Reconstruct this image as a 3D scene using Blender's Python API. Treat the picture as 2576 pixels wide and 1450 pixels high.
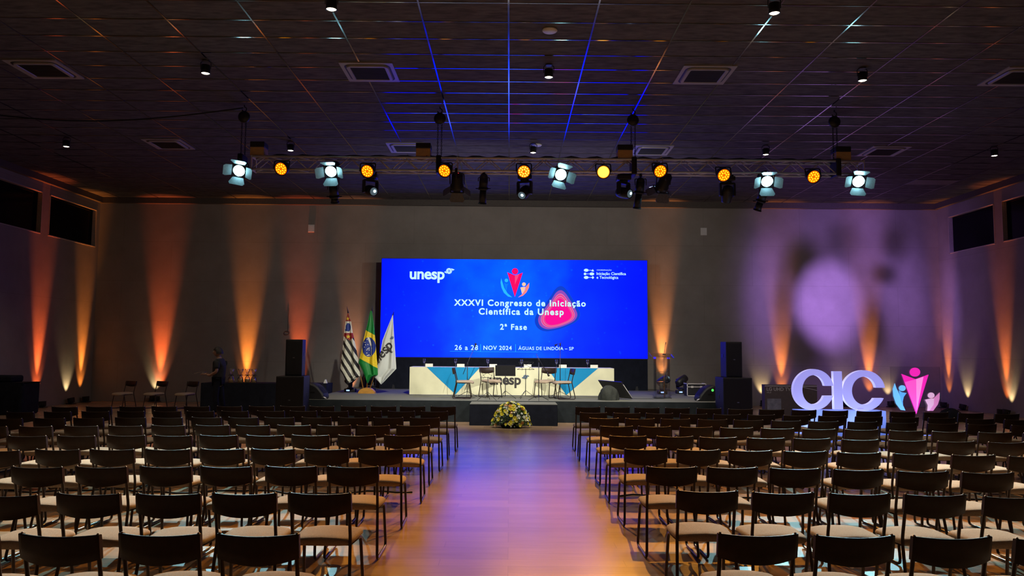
import bpy, bmesh, math, random
from mathutils import Vector, Matrix
R = math.radians
rnd = random.Random(7)
for o in list(bpy.data.objects): bpy.data.objects.remove(o)
scene = bpy.context.scene
COL = scene.collection

# ------------------------------------------------------------------ camera
FPX, PITCH, ROLL, YAW, EYE = 1931.6, .0798339, .0076525, .002453, 1.72
_c, _s = math.cos(YAW), math.sin(YAW)
_cp, _sp = math.cos(PITCH), math.sin(PITCH)
_cr, _sr = math.cos(ROLL), math.sin(ROLL)
FW = Vector((_s*_cp, _c*_cp, _sp)); RT = Vector((_c, -_s, 0)); UP = Vector((-_sp*_s, -_sp*_c, _cp))
CX = RT*_cr + UP*_sr; CY = RT*-_sr + UP*_cr
cam = bpy.data.objects.new('camera', bpy.data.cameras.new('camera'))
COL.objects.link(cam)
m = Matrix.Identity(4)
for i in range(3):
    m[i][0], m[i][1], m[i][2] = CX[i], CY[i], -FW[i]
m[2][3] = EYE
cam.matrix_world = m
cam.data.sensor_width = 36; cam.data.lens = 36*FPX/2576; cam.data.clip_start = .05; cam.data.clip_end = 200
scene.camera = cam
def ray(px, py):
    return CX*((px-1288)/FPX) + CY*((725-py)/FPX) + FW
def at(px, py, Y):            # the point at depth Y seen at a place of the photograph
    d = ray(px, py); return Vector((0, 0, EYE)) + d*(Y/d.y)
def atz(px, py, Z):           # the same on a level plane
    d = ray(px, py); return Vector((0, 0, EYE)) + d*((Z-EYE)/d.z)

# ------------------------------------------------------------------ world, exposure
w = bpy.data.worlds.new('night'); scene.world = w; w.use_nodes = True
w.node_tree.nodes['Background'].inputs[0].default_value = (.01, .012, .02, 1)
w.node_tree.nodes['Background'].inputs[1].default_value = .3
vs = scene.view_settings
vs.view_transform = 'Standard'; vs.look = 'None'; vs.gamma = 1; vs.use_curve_mapping = False
vs.exposure = 0.0
scene.cycles.use_denoising = True
scene.cycles.max_bounces = 6; scene.cycles.diffuse_bounces = 3; scene.cycles.glossy_bounces = 3
scene.cycles.transmission_bounces = 6; scene.cycles.transparent_max_bounces = 12
scene.cycles.sample_clamp_indirect = 3.0
scene.cycles.caustics_reflective = False; scene.cycles.caustics_refractive = False

# light energies of the hall (watts) and colours
AMBER = (1, .40, .04); COOL = (.42, .93, 1.08); WARM = (1, .78, .55); REDOR = (1, .145, .03); ORNG = (1, .27, .035)
P_AMBER, P_COOL, P_STAGE, P_DOWN, P_UP, P_WASH, P_GOBO = 1600, 5600, 1200, 220, 2600, 60, 24000

def spot(name, loc, target, power, color, size, blend=.5, radius=.06, parent=None):
    l = bpy.data.lights.new(name, 'SPOT'); l.energy = power; l.color = color
    l.spot_size = R(size); l.spot_blend = blend; l.shadow_soft_size = radius
    o = bpy.data.objects.new(name, l); COL.objects.link(o)
    d = Vector(target) - Vector(loc)
    o.matrix_world = Matrix.Translation(loc) @ d.to_track_quat('-Z', 'Y').to_matrix().to_4x4()
    if parent is not None:
        o.parent = parent; o.matrix_parent_inverse = parent.matrix_basis.inverted()
    return o

# ------------------------------------------------------------------ materials
MATS = {}
def nt(name):
    m = bpy.data.materials.new(name); m.use_nodes = True
    return m, m.node_tree, m.node_tree.nodes['Principled BSDF']
def mat(name, col, rough=.6, metal=0, var=.12, scale=30, bump=0, bscale=None, stretch=None, spec=.5, **kw):
    """a principled surface with a little procedural colour variation and optional bump"""
    if name in MATS: return MATS[name]
    m, t, b = nt(name); N = t.nodes; L = t.links
    tc = N.new('ShaderNodeTexCoord'); mp = N.new('ShaderNodeMapping')
    if stretch: mp.inputs['Scale'].default_value = stretch
    L.new(tc.outputs['Object'], mp.inputs['Vector'])
    n = N.new('ShaderNodeTexNoise'); n.inputs['Scale'].default_value = scale; n.inputs['Detail'].default_value = 4
    L.new(mp.outputs[0], n.inputs['Vector'])
    r = N.new('ShaderNodeValToRGB')
    r.color_ramp.elements[0].position = .3; r.color_ramp.elements[1].position = .7
    r.color_ramp.elements[0].color = tuple(max(0, c*(1-var)) for c in col)+(1,)
    r.color_ramp.elements[1].color = tuple(min(1, c*(1+var)) for c in col)+(1,)
    L.new(n.outputs['Fac'], r.inputs[0]); L.new(r.outputs[0], b.inputs['Base Color'])
    b.inputs['Roughness'].default_value = rough; b.inputs['Metallic'].default_value = metal
    b.inputs['Specular IOR Level'].default_value = spec
    if bump:
        n2 = N.new('ShaderNodeTexNoise'); n2.inputs['Scale'].default_value = bscale or scale*4; n2.inputs['Detail'].default_value = 3
        L.new(mp.outputs[0], n2.inputs['Vector'])
        bp = N.new('ShaderNodeBump'); bp.inputs['Strength'].default_value = bump; bp.inputs['Distance'].default_value = .01
        L.new(n2.outputs['Fac'], bp.inputs['Height']); L.new(bp.outputs[0], b.inputs['Normal'])
    for k, v in kw.items(): b.inputs[k].default_value = v
    MATS[name] = m
    return m
def glow(name, col, strength=1.0, sample=False, base=(.004, .004, .004)):
    if name in MATS: return MATS[name]
    m, t, b = nt(name)
    b.inputs['Base Color'].default_value = base+(1,)
    b.inputs['Emission Color'].default_value = tuple(col)+(1,)
    b.inputs['Emission Strength'].default_value = strength
    b.inputs['Specular IOR Level'].default_value = .04; b.inputs['Roughness'].default_value = .4
    m.cycles.emission_sampling = 'AUTO' if sample else 'NONE'
    MATS[name] = m
    return m
def clear(name, tint=(.965, .98, 1), gloss=.12, rough=.03):
    m = bpy.data.materials.new(name); m.use_nodes = True; t = m.node_tree; N = t.nodes; L = t.links; N.clear()
    tr = N.new('ShaderNodeBsdfTransparent'); tr.inputs[0].default_value = tint+(1,)
    gl = N.new('ShaderNodeBsdfGlossy'); gl.inputs['Roughness'].default_value = rough
    fr = N.new('ShaderNodeLayerWeight'); fr.inputs['Blend'].default_value = .25
    ma = N.new('ShaderNodeMath'); ma.operation = 'MULTIPLY_ADD'; ma.inputs[1].default_value = .6; ma.inputs[2].default_value = gloss
    L.new(fr.outputs['Fresnel'], ma.inputs[0])
    mx = N.new('ShaderNodeMixShader'); L.new(ma.outputs[0], mx.inputs[0]); L.new(tr.outputs[0], mx.inputs[1]); L.new(gl.outputs[0], mx.inputs[2])
    ou = N.new('ShaderNodeOutputMaterial'); L.new(mx.outputs[0], ou.inputs[0])
    return m

M_black = mat('black_powder_coat', (.016, .016, .018), .45, .0, .2, 60)
M_blackmet = mat('black_metal', (.02, .019, .019), .35, .3, .2, 40)
M_cabinet = mat('black_speaker_paint', (.010, .010, .012), .55, 0, .25, 90, .25)
M_grille = mat('speaker_grille', (.008, .008, .01), .5, .2, .3, 220, .4)
M_alu = mat('brushed_aluminium', (.80, .77, .74), .5, .25, .1, 25, stretch=(1, 8, 8))
M_seat = mat('beige_woven_fabric', (.41, .32, .235), .9, 0, .16, 130, .5, 420, spec=.2)
M_back = mat('dark_brown_leatherette', (.026, .0135, .009), .5, 0, .2, 25, .08, 200, spec=.3)
M_frame = mat('bronze_dark_tube', (.045, .032, .025), .32, .45, .15, 30)
M_cap = mat('pale_plastic_cap', (.35, .3, .26), .5)
M_navy = mat('navy_black_cloth', (.010, .012, .020), .9, 0, .2, 8, .4, 14, spec=.15)
M_carpet = mat('charcoal_stage_carpet', (.19, .195, .165), .95, 0, .2, 200, .5, 600, spec=.1)
M_skirt = mat('stage_skirt_cloth', (.018, .023, .026), .9, 0, .25, 5, .5, 9, spec=.15)
M_cream = mat('cream_satin_cloth', (.74, .73, .50), .62, 0, .05, 4, .25, 7, spec=.3)
M_blue = mat('sky_blue_satin', (.004, .27, .58), .6, 0, .05, 4, .2, 7, spec=.3)
M_ink = mat('charcoal_print', (.035, .032, .032), .7)
M_inkblue = mat('slate_blue_print', (.05, .12, .24), .7)
M_white = mat('white_plastic', (.72, .72, .70), .45, 0, .04)
M_offwhite = mat('offwhite_paper', (.78, .78, .72), .7, 0, .03)
M_wood = mat('amber_varnished_wood', (.55, .27, .05), .4, 0, .25, 6, stretch=(1, 1, 9))
M_tan = mat('tan_plywood', (.58, .36, .15), .7, 0, .15, 10, stretch=(1, 1, 6))
M_cardboard = mat('printed_carton', (.10, .085, .10), .7, 0, .12, 12)
M_cartonpic = mat('carton_picture', (.22, .24, .34), .6, 0, .25, 9)
M_cartontext = mat('carton_white_ink', (.45, .45, .5), .6)
M_tape = mat('carton_tape', (.38, .38, .44), .4)
M_grey = mat('mid_grey_metal', (.20, .20, .21), .4, .5)
M_cable = mat('black_cable_rubber', (.012, .012, .012), .55)
M_acrylic = clear('clear_acrylic'); M_glass = clear('drinking_glass', (.96, .97, 1), .16, .01)
M_cello = clear('cellophane', (.93, .92, .9), .22, .12)
M_ledamber = glow('amber_led', (1, .40, .01), 2.6)
M_ledhot = glow('amber_led_facing', (1, .42, .03), 5.0)
M_ledplate = glow('amber_lit_front', (1, .18, 0), .95)
M_lenscool = glow('cool_white_lens', (.38, .86, 1), 42.0, True)
M_lensdim = glow('faint_lens', (.35, .5, .6), .22)
M_lenscore = glow('lens_core', (.65, .9, 1), 1.6)
M_down = glow('warm_lamp_face', (1, .86, .62), 12.0)
M_red = glow('red_digits', (1, .03, .05), 1.6)
M_blueled = glow('blue_white_display', (.3, .45, 1), 2.0)
M_green = glow('painted_green_reflection', (.10, .9, .12), 1.1)

# ------------------------------------------------------------------ mesh builder
class MB:
    def __init__(s): s.v = []; s.f = []; s.sm = []; s.mi = []
    def add(s, vs, fs, smooth=False, mi=0):
        b = len(s.v); s.v += [Vector(p) for p in vs]
        for f in fs: s.f.append([b+i for i in f]); s.sm.append(smooth); s.mi.append(mi)
        return s
    def box(s, c, d, rot=None, mi=0):
        x, y, z = d[0]/2, d[1]/2, d[2]/2
        p = [Vector(q) for q in ((-x,-y,-z),(x,-y,-z),(x,y,-z),(-x,y,-z),(-x,-y,z),(x,-y,z),(x,y,z),(-x,y,z))]
        if rot is not None: p = [rot @ q for q in p]
        c = Vector(c)
        return s.add([q+c for q in p], [(0,3,2,1),(4,5,6,7),(0,1,5,4),(1,2,6,5),(2,3,7,6),(3,0,4,7)], mi=mi)
    def rbox(s, c, d, r=.02, seg=2, rot=None):
        bm = bmesh.new(); bmesh.ops.create_cube(bm, size=1)
        for v in bm.verts: v.co = Vector((v.co.x*d[0], v.co.y*d[1], v.co.z*d[2]))
        bmesh.ops.bevel(bm, geom=bm.edges[:], offset=r, segments=seg, affect='EDGES', profile=.5)
        bm.verts.index_update()
        vs = [v.co.copy() for v in bm.verts]
        if rot is not None: vs = [rot @ v for v in vs]
        s.add([v+Vector(c) for v in vs], [[v.index for v in f.verts] for f in bm.faces])
        bm.free(); return s
    def ring(s, rings, closed=False, cap=(True, True), smooth=True):
        n = len(rings[0]); b = len(s.v); vs = [p for r in rings for p in r]; fs = []
        k = len(rings)
        for i in range(k if closed else k-1):
            for j in range(n):
                a, c = i*n+j, i*n+(j+1) % n; d = ((i+1) % k)*n
                fs.append((a, c, d+(j+1) % n, d+j))
        s.add(vs, fs, smooth)
        if not closed:
            if cap[0]: s.f.append([b+j for j in range(n)][::-1]); s.sm.append(False); s.mi.append(0)
            if cap[1]: s.f.append([b+(k-1)*n+j for j in range(n)]); s.sm.append(False); s.mi.append(0)
        return s
    def cyl(s, a, b, r, r2=None, n=12, smooth=True):
        a, b = Vector(a), Vector(b); r2 = r if r2 is None else r2
        q = (b-a).to_track_quat('Z', 'Y')
        c = [q @ Vector((math.cos(2*math.pi*j/n), math.sin(2*math.pi*j/n), 0)) for j in range(n)]
        return s.ring([[a+p*r for p in c], [b+p*r2 for p in c]], smooth=smooth)
    def tube(s, pts, r, n=8, closed=False):
        pts = [Vector(p) for p in pts]; k = len(pts); rings = []
        u = None
        for i, p in enumerate(pts):
            if closed: d = pts[(i+1) % k]-pts[i-1]
            else: d = pts[min(i+1, k-1)]-pts[max(i-1, 0)]
            d.normalize()
            if u is None: u = d.orthogonal().normalized()
            u = (u-d*u.dot(d)); u = u.normalized() if u.length > 1e-6 else d.orthogonal().normalized()
            v = d.cross(u)
            rr = r[i] if isinstance(r, (list, tuple)) else r
            rings.append([p+(u*math.cos(2*math.pi*j/n)+v*math.sin(2*math.pi*j/n))*rr for j in range(n)])
        return s.ring(rings, closed)
    def lathe(s, prof, n=20, o=(0,0,0), smooth=True):
        o = Vector(o)
        return s.ring([[o+Vector((r*math.cos(2*math.pi*j/n), r*math.sin(2*math.pi*j/n), z)) for j in range(n)] for r, z in prof], smooth=smooth)
    def sph(s, c, r, sc=(1,1,1), n=12, k=8, rot=None):
        pr = []
        for i in range(k+1):
            t = -math.pi/2+math.pi*i/k; pr.append((max(1e-4, math.cos(t)), math.sin(t)))
        c = Vector(c); rings = []
        for rr, z in pr:
            row = []
            for j in range(n):
                p = Vector((rr*math.cos(2*math.pi*j/n)*r*sc[0], rr*math.sin(2*math.pi*j/n)*r*sc[1], z*r*sc[2]))
                if rot is not None: p = rot @ p
                row.append(p+c)
            rings.append(row)
        return s.ring(rings)
    def prism(s, pts, y0, y1, smooth_side=False):      # polygon in x,z extruded along y
        n = len(pts); b = len(s.v)
        s.v += [Vector((x, y0, z)) for x, z in pts]+[Vector((x, y1, z)) for x, z in pts]
        s.f.append([b+i for i in range(n)]); s.f.append([b+n+i for i in range(n)][::-1]); s.sm += [False]*2; s.mi += [0]*2
        for i in range(n):
            j = (i+1) % n; s.f.append([b+i, b+n+i, b+n+j, b+j]); s.sm.append(smooth_side); s.mi.append(0)
        return s
    def grid(s, fn, nu, nv, smooth=True, mifn=None):
        b = len(s.v)
        for j in range(nv+1):
            for i in range(nu+1): s.v.append(Vector(fn(i/nu, j/nv)))
        for j in range(nv):
            for i in range(nu):
                a = b+j*(nu+1)+i
                s.f.append([a, a+1, a+nu+2, a+nu+1]); s.sm.append(smooth)
                s.mi.append(mifn((i+.5)/nu, (j+.5)/nv) if mifn else 0)
        return s
    def xf(s, M):
        s.v = [M @ p for p in s.v]; return s
    def build(s, name, mt, parent=None, loc=None):
        me = bpy.data.meshes.new(name); me.from_pydata(s.v, [], s.f)
        me.polygons.foreach_set('use_smooth', s.sm); me.polygons.foreach_set('material_index', s.mi)
        for q in (mt if isinstance(mt, (list, tuple)) else [mt]): me.materials.append(q)
        bm = bmesh.new(); bm.from_mesh(me); bmesh.ops.recalc_face_normals(bm, faces=bm.faces); bm.to_mesh(me); bm.free()
        o = bpy.data.objects.new(name, me); COL.objects.link(o)
        if parent is not None: o.parent = parent
        if loc is not None: o.location = loc
        return o
def fillet(pts, rad, seg=5, closed=False):
    pts = [Vector(p) for p in pts]; out = []; k = len(pts)
    for i, p in enumerate(pts):
        if not closed and i in (0, k-1): out.append(p); continue
        a, b = pts[i-1], pts[(i+1) % k]; d1 = (a-p); d2 = (b-p)
        q = min(rad, d1.length*.49, d2.length*.49)
        s, e = p+d1.normalized()*q, p+d2.normalized()*q
        for t in range(seg+1):
            t /= seg; out.append(s*(1-t)**2+p*2*t*(1-t)+e*t*t)
    return out
def thing(name, label, cat, loc=(0,0,0), rz=0, group=None):
    o = bpy.data.objects.new(name, None); COL.objects.link(o); o.empty_display_size = .1
    o.location = loc; o.rotation_euler = (0, 0, rz); tag(o, label, cat, group); return o
def tag(o, label, cat, group=None, kind=None):
    o['label'] = label; o['category'] = cat
    if group: o['group'] = group
    if kind: o['kind'] = kind
    return o
def struct(o): o['kind'] = 'structure'; return o
def dup(o, label=None, loc=None, rz=None):
    r = o.copy(); COL.objects.link(r)
    if label: r['label'] = label
    if loc is not None: r.location = loc
    if rz is not None: r.rotation_euler = (0, 0, rz)
    for c in o.children:
        d = c.copy(); COL.objects.link(d); d.parent = r
        for g in c.children:
            e = g.copy(); COL.objects.link(e); e.parent = d
    return r
def text2d(s, offset=0, space=1.0):
    c = bpy.data.curves.new('lettering', 'FONT'); c.body = s; c.offset = offset; c.space_character = space; c.resolution_u = 4
    o = bpy.data.objects.new('lettering', c); me = bpy.data.meshes.new_from_object(o)
    v = [(p.co.x, p.co.y) for p in me.vertices]; f = [list(p.vertices) for p in me.polygons]
    bpy.data.objects.remove(o); bpy.data.curves.remove(c); bpy.data.meshes.remove(me)
    x0 = min(p[0] for p in v)
    return [(x-x0, y) for x, y in v], f, max(p[0] for p in v)-x0
def lettering(name, s, mt, parent, x0, x1, zb, y, offset=0, space=1.0, hs=1.0):
    v, f, wd = text2d(s, offset, space); k = (x1-x0)/wd
    return MB().add([(x0+a*k, y, zb+b*k*hs) for a, b in v], f).build(name, mt, parent)
ORD = 'zeroth first second third fourth fifth sixth seventh eighth ninth tenth eleventh twelfth thirteenth fourteenth fifteenth sixteenth seventeenth'.split()

# ------------------------------------------------------------------ the room
CZ, XL, XR, YB, YF = 6.494, -13.2, 13.75, 24.45, -7.0
def floor_mat():
    m, t, b = nt('oak_plank_floor'); N = t.nodes; L = t.links
    tc = N.new('ShaderNodeTexCoord')
    br = N.new('ShaderNodeTexBrick'); br.inputs['Scale'].default_value = 1; br.inputs['Brick Width'].default_value = 1.5
    br.inputs['Row Height'].default_value = .19; br.inputs['Mortar Size'].default_value = .0022; br.inputs['Bias'].default_value = 0
    br.inputs['Color1'].default_value = (.33, .22, .14, 1); br.inputs['Color2'].default_value = (.43, .295, .195, 1); br.inputs['Mortar'].default_value = (.27, .19, .13, 1); br.offset = .37; br.offset_frequency = 3
    L.new(tc.outputs['Object'], br.inputs['Vector'])
    mp = N.new('ShaderNodeMapping'); mp.inputs['Scale'].default_value = (1.2, 16, 1); L.new(tc.outputs['Object'], mp.inputs[0])
    n = N.new('ShaderNodeTexNoise'); n.inputs['Scale'].default_value = 2.2; n.inputs['Detail'].default_value = 6; L.new(mp.outputs[0], n.inputs['Vector'])
    r = N.new('ShaderNodeValToRGB'); r.color_ramp.elements[0].color = (.72, .7, .68, 1); r.color_ramp.elements[1].color = (1.12, 1.12, 1.12, 1)
    L.new(n.outputs['Fac'], r.inputs[0])
    mx = N.new('ShaderNodeMix'); mx.data_type = 'RGBA'; mx.blend_type = 'MULTIPLY'; mx.inputs[0].default_value = 1
    L.new(br.outputs['Color'], mx.inputs[6]); L.new(r.outputs[0], mx.inputs[7]); L.new(mx.outputs[2], b.inputs['Base Color'])
    b.inputs['Roughness'].default_value = .26; b.inputs['Specular IOR Level'].default_value = .42
    bp = N.new('ShaderNodeBump'); bp.inputs['Strength'].default_value = .12; bp.inputs['Distance'].default_value = .004
    L.new(n.outputs['Fac'], bp.inputs['Height']); L.new(bp.outputs[0], b.inputs['Normal'])
    return m
def wall_mat(name, col, side=False):
    m, t, b = nt(name); N = t.nodes; L = t.links
    tc = N.new('ShaderNodeTexCoord')
    n = N.new('ShaderNodeTexNoise'); n.inputs['Scale'].default_value = 1.1; n.inputs['Detail'].default_value = 8; n.inputs['Roughness'].default_value = .65
    L.new(tc.outputs['Object'], n.inputs['Vector'])
    r = N.new('ShaderNodeValToRGB'); r.color_ramp.elements[0].position = .3; r.color_ramp.elements[1].position = .75
    r.color_ramp.elements[0].color = tuple(c*.86 for c in col)+(1,); r.color_ramp.elements[1].color = tuple(c*1.12 for c in col)+(1,)
    L.new(n.outputs['Fac'], r.inputs[0])
    mp = N.new('ShaderNodeMapping'); mp.inputs['Rotation'].default_value = (R(90), 0, R(90) if side else 0); L.new(tc.outputs['Object'], mp.inputs[0])
    br = N.new('ShaderNodeTexBrick'); br.inputs['Scale'].default_value = 1; br.inputs['Brick Width'].default_value = 3.1; br.inputs['Row Height'].default_value = 1.27; br.inputs['Mortar Size'].default_value = .012; br.inputs['Mortar Smooth'].default_value = .6
    br.inputs['Color1'].default_value = (1, 1, 1, 1); br.inputs['Color2'].default_value = (.93, .93, .93, 1); br.inputs['Mortar'].default_value = (.7, .7, .7, 1); L.new(mp.outputs[0], br.inputs['Vector'])
    mx = N.new('ShaderNodeMix'); mx.data_type = 'RGBA'; mx.blend_type = 'MULTIPLY'; mx.inputs[0].default_value = .5; L.new(r.outputs[0], mx.inputs[6]); L.new(br.outputs['Color'], mx.inputs[7]); L.new(mx.outputs[2], b.inputs['Base Color'])
    f = N.new('ShaderNodeTexNoise'); f.inputs['Scale'].default_value = 260; L.new(tc.outputs['Object'], f.inputs['Vector'])
    bp = N.new('ShaderNodeBump'); bp.inputs['Strength'].default_value = .35; bp.inputs['Distance'].default_value = .006
    L.new(f.outputs['Fac'], bp.inputs['Height']); L.new(bp.outputs[0], b.inputs['Normal'])
    b.inputs['Roughness'].default_value = .85; b.inputs['Specular IOR Level'].default_value = .25
    return m
M_wall = wall_mat('grey_felt_wall', (.30, .268, .24))
M_wallside = wall_mat('grey_felt_side_wall', (.30, .268, .24), True)
M_ceil = mat('dark_mineral_tile', (.105, .096, .097), .9, 0, .35, 7, .3, 90, stretch=(.6, 2.2, 1), spec=.15)
M_ceilpale = mat('pale_mineral_tile', (.20, .175, .165), .9, 0, .1, 20)
M_trim = mat('brown_cornice_paint', (.09, .075, .066), .7)
M_winframe = mat('pale_window_frame', (.42, .36, .32), .5)
M_pane = mat('night_glass', (.004, .004, .007), .12, 0, 0, 5, spec=.08)

struct(MB().box(((XL+XR)/2, (YF+YB)/2, -.05), (XR-XL+.6, YB-YF+.6, .1)).build('floor', floor_mat()))
struct(MB().box(((XL+XR)/2, (YF+YB)/2, CZ+.06), (XR-XL+.6, YB-YF+.6, .12)).build('ceiling', M_ceil))
struct(MB().box(((XL+XR)/2, YB+.15, CZ/2), (XR-XL+.6, .3, CZ)).build('wall_back', M_wall))
struct(MB().box(((XL+XR)/2, YF-.15, CZ/2), (XR-XL+.6, .3, CZ)).build('wall_rear', M_wall))
def side_wall(name, x, sgn, z0, z1, spans):
    b = MB(); t = .3; xc = x+sgn*t/2
    b.box((xc, (YF+YB)/2, z0/2), (t, YB-YF, z0)); b.box((xc, (YF+YB)/2, (z1+CZ)/2), (t, YB-YF, CZ-z1))
    ys = [YF]+[v for sp in spans for v in sp]+[YB]
    for i in range(0, len(ys), 2): b.box((xc, (ys[i]+ys[i+1])/2, (z0+z1)/2), (t, ys[i+1]-ys[i], z1-z0))
    struct(b.build(name, M_wallside))
LW = [(12.2, 15.05), (15.4, 18.15), (18.5, 21.4), (21.75, 24.25)]
RW = [(12.0, 14.7), (15.05, 17.8), (18.15, 21.2), (21.55, 23.82)]
side_wall('wall_left', XL, -1, 4.86, 6.05, LW)
side_wall('wall_right', XR, 1, 4.81, 5.97, RW)
wn = 0
for x, sg, z0, z1, spans in ((XL, -1, 4.86, 6.05, LW), (XR, 1, 4.81, 5.97, RW)):
    for a, b_ in spans[-2:]:
        wn += 1; xx = x+sg*.12
        fr = MB()
        for z in (z0+.012, z1-.012): fr.box((x+sg*.05, (a+b_)/2, z), (.14, b_-a, .024))
        for y in (a+.012, b_-.012): fr.box((x+sg*.05, y, (z0+z1)/2), (.14, .024, z1-z0))
        o = struct(fr.build('window_%d' % wn, M_winframe))
        MB().box((xx, (a+b_)/2, (z0+z1)/2), (.02, b_-a, z1-z0)).build('pane', M_pane, o)
# cornices
struct(MB().box(((XL+XR)/2, YB-.05, CZ-.09), (XR-XL, .1, .18)).box(((XL+XR)/2, YB-.045, CZ-.185), (XR-XL, .09, .012)).build('trim_1', M_trim))
struct(MB().box((XL+.06, (YF+YB)/2, CZ-.09), (.12, YB-YF, .18)).build('trim_2', M_trim))
struct(MB().box((XR-.06, (YF+YB)/2, CZ-.09), (.12, YB-YF, .18)).build('trim_3', M_trim))
# suspended grid: glossy black T-bars, slightly uneven
def tbar_mat():
    m, t, b = nt('glossy_black_t_bar'); N = t.nodes; L = t.links
    tc = N.new('ShaderNodeTexCoord'); n = N.new('ShaderNodeTexNoise'); n.inputs['Scale'].default_value = .9; n.inputs['Detail'].default_value = 1
    L.new(tc.outputs['Object'], n.inputs['Vector'])
    bp = N.new('ShaderNodeBump'); bp.inputs['Strength'].default_value = .25; bp.inputs['Distance'].default_value = .04
    L.new(n.outputs['Fac'], bp.inputs['Height']); L.new(bp.outputs[0], b.inputs['Normal'])
    b.inputs['Base Color'].default_value = (.40, .39, .39, 1); b.inputs['Metallic'].default_value = 1; b.inputs['Roughness'].default_value = .11
    return m
g = MB(); X0, Y0 = -.052, 10.257
for k in range(-10, 11):
    x = X0+1.25*k
    if XL < x < XR: g.box((x, (YF+YB)/2, CZ-.004), (.024, YB-YF, .008))
y = Y0
while y > 1: y -= .625
while y < YB-.1:
    g.box(((XL+XR)/2, y, CZ-.0035), (XR-XL, .024, .007)); y += .625
struct(g.build('ceiling_grid', tbar_mat()))
o = MB().box((X0+1.25*9.5, Y0+.625*17.5, CZ-.008), (1.2, .58, .016)).build('ceiling_tile', M_ceilpale)
tag(o, 'single pale rectangular tile in the dark ceiling near the right wall', 'ceiling tile')

# ------------------------------------------------------------------ ceiling fittings
def rrect(w_, h_, r, n=5):
    out = []
    for cx, cy, a0 in ((w_/2-r, h_/2-r, 0), (-w_/2+r, h_/2-r, 90), (-w_/2+r, -h_/2+r, 180), (w_/2-r, -h_/2+r, 270)):
        for i in range(n+1): a = R(a0+90*i/n); out.append((cx+r*math.cos(a), cy+r*math.sin(a)))
    return out
def loopface(b, outer, inner, z0, z1):
    n = len(outer)
    b.add([(x, y, z0) for x, y in outer]+[(x, y, z1) for x, y in inner], [(i, (i+1) % n, n+(i+1) % n, n+i) for i in range(n)])
acs = [(-8.08, 12.95, 'white ceiling air conditioner cassette nearest the left wall, front row'),
       (-2.45, 12.95, 'white ceiling air conditioner cassette left of the blue grid lines, front row'),
       (3.33, 12.95, 'white ceiling air conditioner cassette right of the blue grid lines, front row'),
       (8.75, 12.9, 'white ceiling air conditioner cassette cut by the photo edge near right wall'),
       (-8.08, 17.8, 'dim ceiling air conditioner cassette far left, above the left truss end'),
       (-2.47, 17.95, 'ceiling air conditioner cassette behind the tan box over the left truss part'),
       (3.35, 18.0, 'ceiling air conditioner cassette behind the orange glow over the truss'),
       (8.85, 17.9, 'ceiling air conditioner cassette right of the last truss hoist')]
M_acpanel = mat('white_cassette_plastic', (.34, .33, .33), .35, 0, .04, 5)
M_acgrille = mat('dark_return_grille', (.03, .03, .04), .5, 0, .2, 200, .4)
ac0 = None
for x, yy, lab in acs:
    if ac0 is None:
        t = ac0 = thing('ceiling_air_conditioner', lab, 'air conditioner', (x, yy, CZ), 0, 'ceiling air conditioner cassettes')
        b = MB(); sq = rrect(.9, .9, .012); a1 = rrect(.78, .78, .12)
        b.prism([(p[0], p[1]) for p in sq], 0, .02); b.xf(Matrix(((1,0,0,0),(0,0,1,0),(0,-1,0,0),(0,0,0,1))))
        b.build('panel', M_acpanel, t)
        b = MB(); i1 = rrect(.72, .72, .11); i2 = rrect(.70, .70, .10); i3 = rrect(.58, .58, .02)
        loopface(b, i1, i2, -.02, -.045); loopface(b, i2, rrect(.60, .60, .03), -.045, -.045); loopface(b, rrect(.60, .60, .03), i3, -.045, -.03)
        b.build('louvre_ring', M_acpanel, t)
        b = MB().box((0, 0, -.030), (.58, .58, .008))
        for i in range(16): b.box((0, -.27+i*.036, -.036), (.58, .006, .008))
        b.build('grille', M_acgrille, t)
        b = MB(); n0 = rrect(.78, .78, .12); loopface(b, n0, i1, -.0205, -.0215); b.build('air_slot', M_acgrille, t)
    else: dup(ac0, lab, (x, yy, CZ))
for x, yy, lab in ((.563, 11.14, 'round white ceiling disc above the middle of the blue grid'), (.60, 17.6, 'small round white ceiling disc just above the truss')):
    t = thing('ceiling_disc', lab, 'smoke detector', (x, yy, CZ), 0, 'round white ceiling discs')
    MB().lathe([(.11, 0), (.115, -.015), (.1, -.03), (.02, -.036)], 24).build('cover', M_white, t)
dls = [(-2.44, 10.03, 'lit ceiling spotlight at the top edge, left of the blue grid'),
       (3.54, 10.03, 'lit ceiling spotlight at the top edge, right of the blue grid'),
       (-5.11, 12.5, 'lit ceiling spotlight between the two left air conditioner cassettes'),
       (.62, 12.55, 'lit ceiling spotlight hanging inside the blue grid lines'),
       (5.9, 12.58, 'lit ceiling spotlight between the two right air conditioner cassettes'),
       (-10.19, 17.3, 'lit ceiling spotlight nearest the left wall'),
       (-5.11, 17.49, 'lit ceiling spotlight above the left end of the truss'),
       (.51, 17.5, 'lit ceiling spotlight above the middle of the truss'),
       (5.91, 17.5, 'lit ceiling spotlight above the right part of the truss'),
       (11.18, 17.43, 'lit ceiling spotlight nearest the right wall')]
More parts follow.
